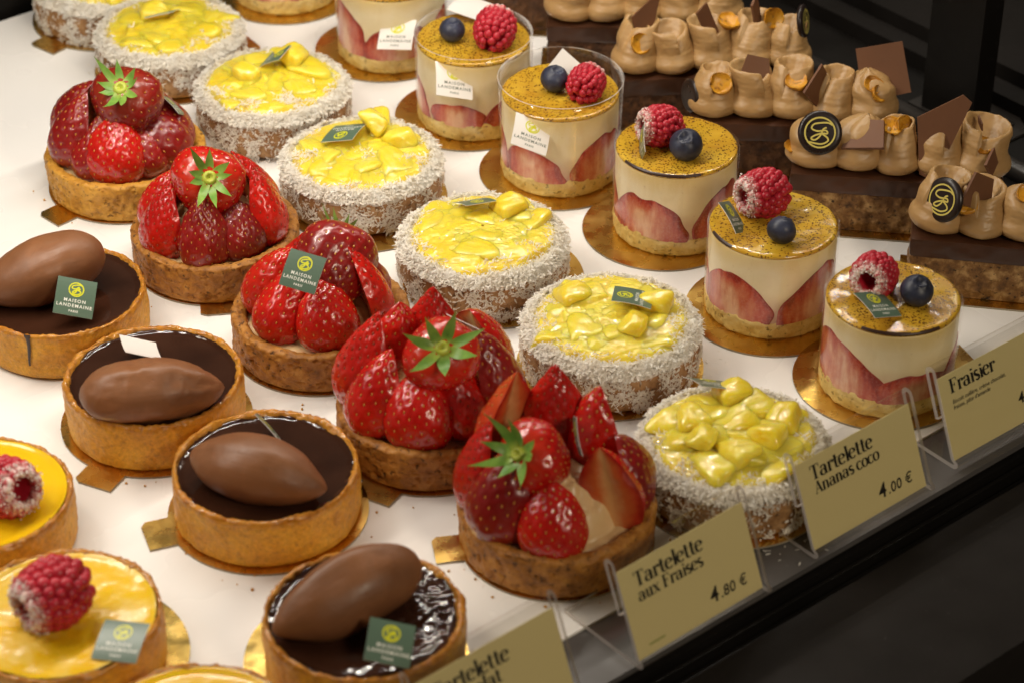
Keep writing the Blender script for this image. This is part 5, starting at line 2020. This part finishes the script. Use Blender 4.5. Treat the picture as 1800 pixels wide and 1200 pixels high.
def bent_sheet(path, th, w):
    """sheet following a side-view path (y, z), extruded along x; returns faces and edge faces"""
    n = len(path)
    Pp = [Vector(p) for p in path]
    off = []
    for k in range(n):
        d = (Pp[min(k + 1, n - 1)] - Pp[max(k - 1, 0)]).normalized()
        off.append(Vector((-d.y, d.x)) * th / 2)
    V = []
    for x in (0, w):
        for k in range(n):
            V.append((x, Pp[k].x + off[k].x, Pp[k].y + off[k].y))
        for k in range(n):
            V.append((x, Pp[k].x - off[k].x, Pp[k].y - off[k].y))
    F, mi = [], []
    h = 2 * n
    for k in range(n - 1):
        F.append([k, k + 1, h + k + 1, h + k]); mi.append(0)
        F.append([n + k, h + n + k, h + n + k + 1, n + k + 1]); mi.append(0)
        F.append([k, n + k, n + k + 1, k + 1]); mi.append(1)
        F.append([h + k, h + k + 1, h + n + k + 1, h + n + k]); mi.append(1)
    F.append([0, h, h + n, n]); mi.append(1)
    F.append([n - 1, 2 * n - 1, h + 2 * n - 1, h + n - 1]); mi.append(1)
    return np.array(V), F, mi


def holder_mesh():
    s, c = math.sin(R(SLEAN)), math.cos(R(SLEAN))
    path = [(SBASE, 1.1), (8, 1.1), (3, 1.1)]
    path += [(2.2 - 2.2 * math.sin(t), 3.3 - 2.2 * math.cos(t)) for t in np.linspace(0.3, PI / 2 - 0.1, 5)]
    top = SL - 3.5
    path += [(0.6 + s * q, c * q) for q in (5, top * 0.5, top)]
    # fold back over the top, then a short flap behind
    cx, cz = 0.6 + s * top + 2.1 * c, c * top - 2.1 * s
    base = math.atan2(c * top - cz, 0.6 + s * top - cx)
    path += [(cx + 2.1 * math.cos(base - t), cz + 2.1 * math.sin(base - t)) for t in np.linspace(0.35, PI - 0.2, 8)]
    path += [(0.6 + s * q + 4.2 * c, c * q - 4.2 * s) for q in (top - 2, top * 0.7, top * 0.52)]
    V, F, mi = bent_sheet(path, STH, SW)
    return mesh_np('acrylic_holder', V, F, [M['acrylic'], M['acedge']], False, mi)


HOLD = holder_mesh()
V, F = box(1.5, SW - 1.5, -0.15, 0.15, 3.0, SL - 7.5)
PCARD = mesh_np('price_card', V, F, M['manila'], False)


def lettering(lines):
    """flat lettering in the card plane: x across, z up the card; lines = (font, text, size, x, z, material)"""
    objs = []
    for (kind, txt, size, x, z, mat) in lines:
        if kind == 'serif':
            V, F, w = serif_mesh(txt, size * 1.12, 1.12)
        elif kind == 'bold':
            V, F = text_mesh(txt, size, mat, 0.20 if txt == '4' else 0.10, 0.1, 'LEFT', 1.05)
        else:
            V, F = text_mesh(txt, size, mat, 0.035, 0.15, 'LEFT', 1.0)
        V = np.array(V)
        W2 = np.stack([V[:, 0] + x, -0.05 - V[:, 2], V[:, 1] + z], -1)
        objs.append((txt, mesh_np('lettering', W2, F, mat, False)))
    return objs


K, G = M['ink'], M['gink']
SIGNS = [
    (None, 'acrylic price sign nearest the viewer, half out of the picture, for the chocolate tarts',
     [('serif', 'Tartelette', 3.9, 9, 31.5, K), ('serif', 'Chocolat', 3.5, 11, 25, K), ('bold', '4.80 €', 3.6, 46, 9, K)]),
    ((1128, 1180), 'acrylic price sign reading Tartelette aux Fraises 4.80, in front of a strawberry tart',
     [('serif', 'Tartelette', 3.9, 9, 31.8, K), ('serif', 'aux Fraises', 3.3, 9, 25.5, K), ('bold', '4', 6.4, 43, 8.5, K), ('bold', '.80 €', 4.7, 48.6, 8.5, K), ('sans', 'vegetarien', 1.5, 8, 6.5, G)]),
    ((1435, 985), 'acrylic price sign reading Tartelette Ananas coco 4.00, in front of a coconut tart',
     [('serif', 'Tartelette', 3.9, 9, 31.8, K), ('serif', 'Ananas coco', 3.3, 9.5, 25.5, K), ('bold', '4', 6.4, 43, 8.5, K), ('bold', '.00 €', 4.7, 48.6, 8.5, K)]),
    ((1680, 827), 'acrylic price sign reading Fraisier with two small lines below, cut by the picture edge',
     [('serif', 'Fraisier', 4.0, 8, 32.5, K), ('sans', 'Biscuit cuillère, crème chocolat,', 1.9, 8, 27.5, K), ('sans', "fraises, pâte d'amande", 1.9, 8, 24.8, K), ('bold', '4', 5.0, 47, 12, K), ('bold', '.80 €', 3.7, 51.5, 12, K)]),
]
for i, (bl, lab, lines) in enumerate(SIGNS):
    if bl is None:
        br = P(1030, 1238, 0.0)
        p = br - E1 * (SW * MM)
    else:
        p = P(bl[0], bl[1], 0.0)
    s = thing('price_sign', lab, 'price sign', (p.x, p.y, 0.0002), ANG + R([0.5, 1.0, 0.3, -0.5][i]), 'acrylic price signs along the shelf edge')
    link('acrylic_holder', HOLD, s)
    # card plane just behind the front sheet
    sn, cs = math.sin(R(SLEAN)), math.cos(R(SLEAN))
    cm = Matrix.Translation(((0.6 + 1.75 * cs) * MM * 0 + 0, (0.6 + 1.45 * cs) * MM, -1.45 * sn * MM + 0.0004)) @ Matrix.Rotation(R(-SLEAN), 4, 'X')
    c = link('price_card', PCARD, s, cm)
    for txt, me in lettering(lines):
        link('lettering', me, c, Matrix.Translation((0, -0.00018, 0)))

# ------------------------------------------------------------------ crumbs fallen on the tray
rng = np.random.RandomState(77)
pcs = []
sv, sq = sphere_grid(7, 5)
spots = [(p.x, p.y, 40) for p in S_POS] + [(p.x, p.y, 40) for p in T_POS[1:]]
for (x, y, r0) in spots:
    for k in range(12):
        a = rng.uniform(PI, 2 * PI)
        r = r0 + 2.5 + rng.exponential(5.0)
        sz = rng.uniform(0.25, 0.8)
        q = sv * sz * rng.uniform(0.6, 1.2, 3)
        q = q * (1 + 0.3 * vnoise(q + k, 1.0, k))[:, None] + [x / MM + r * math.cos(a), y / MM + r * math.sin(a), sz * 0.5 + 0.05]
        pcs.append((q, sq))
V, F, _ = join(pcs)
o = link('pastry_crumbs', mesh_np('pastry_crumbs', V, F, M['crumb_g']))
o['kind'] = 'stuff'
o['label'] = 'fine brown pastry crumbs scattered on the white tray'
o['category'] = 'crumbs'
pp = []
for p in C_POS[1:]:
    n = 80
    a = rng.uniform(PI * 0.9, PI * 2.1, n)
    r = 43.5 + rng.exponential(4.5, n)
    pp.append(np.stack([p.x / MM + r * np.cos(a), p.y / MM + r * np.sin(a), 0 * a + 0.12], -1))
pp = np.vstack(pp)
V, F = flakes(pp, np.tile([0, 0, 1.0], (len(pp), 1)), rng, (0.8, 2.6), (0.4, 0.9), 0.25)
o = link('coconut_crumbs', mesh_np('coconut_crumbs', V, F, M['coco'], False))
o['kind'] = 'stuff'
o['label'] = 'white coconut flakes fallen round the pineapple tarts'
o['category'] = 'crumbs'
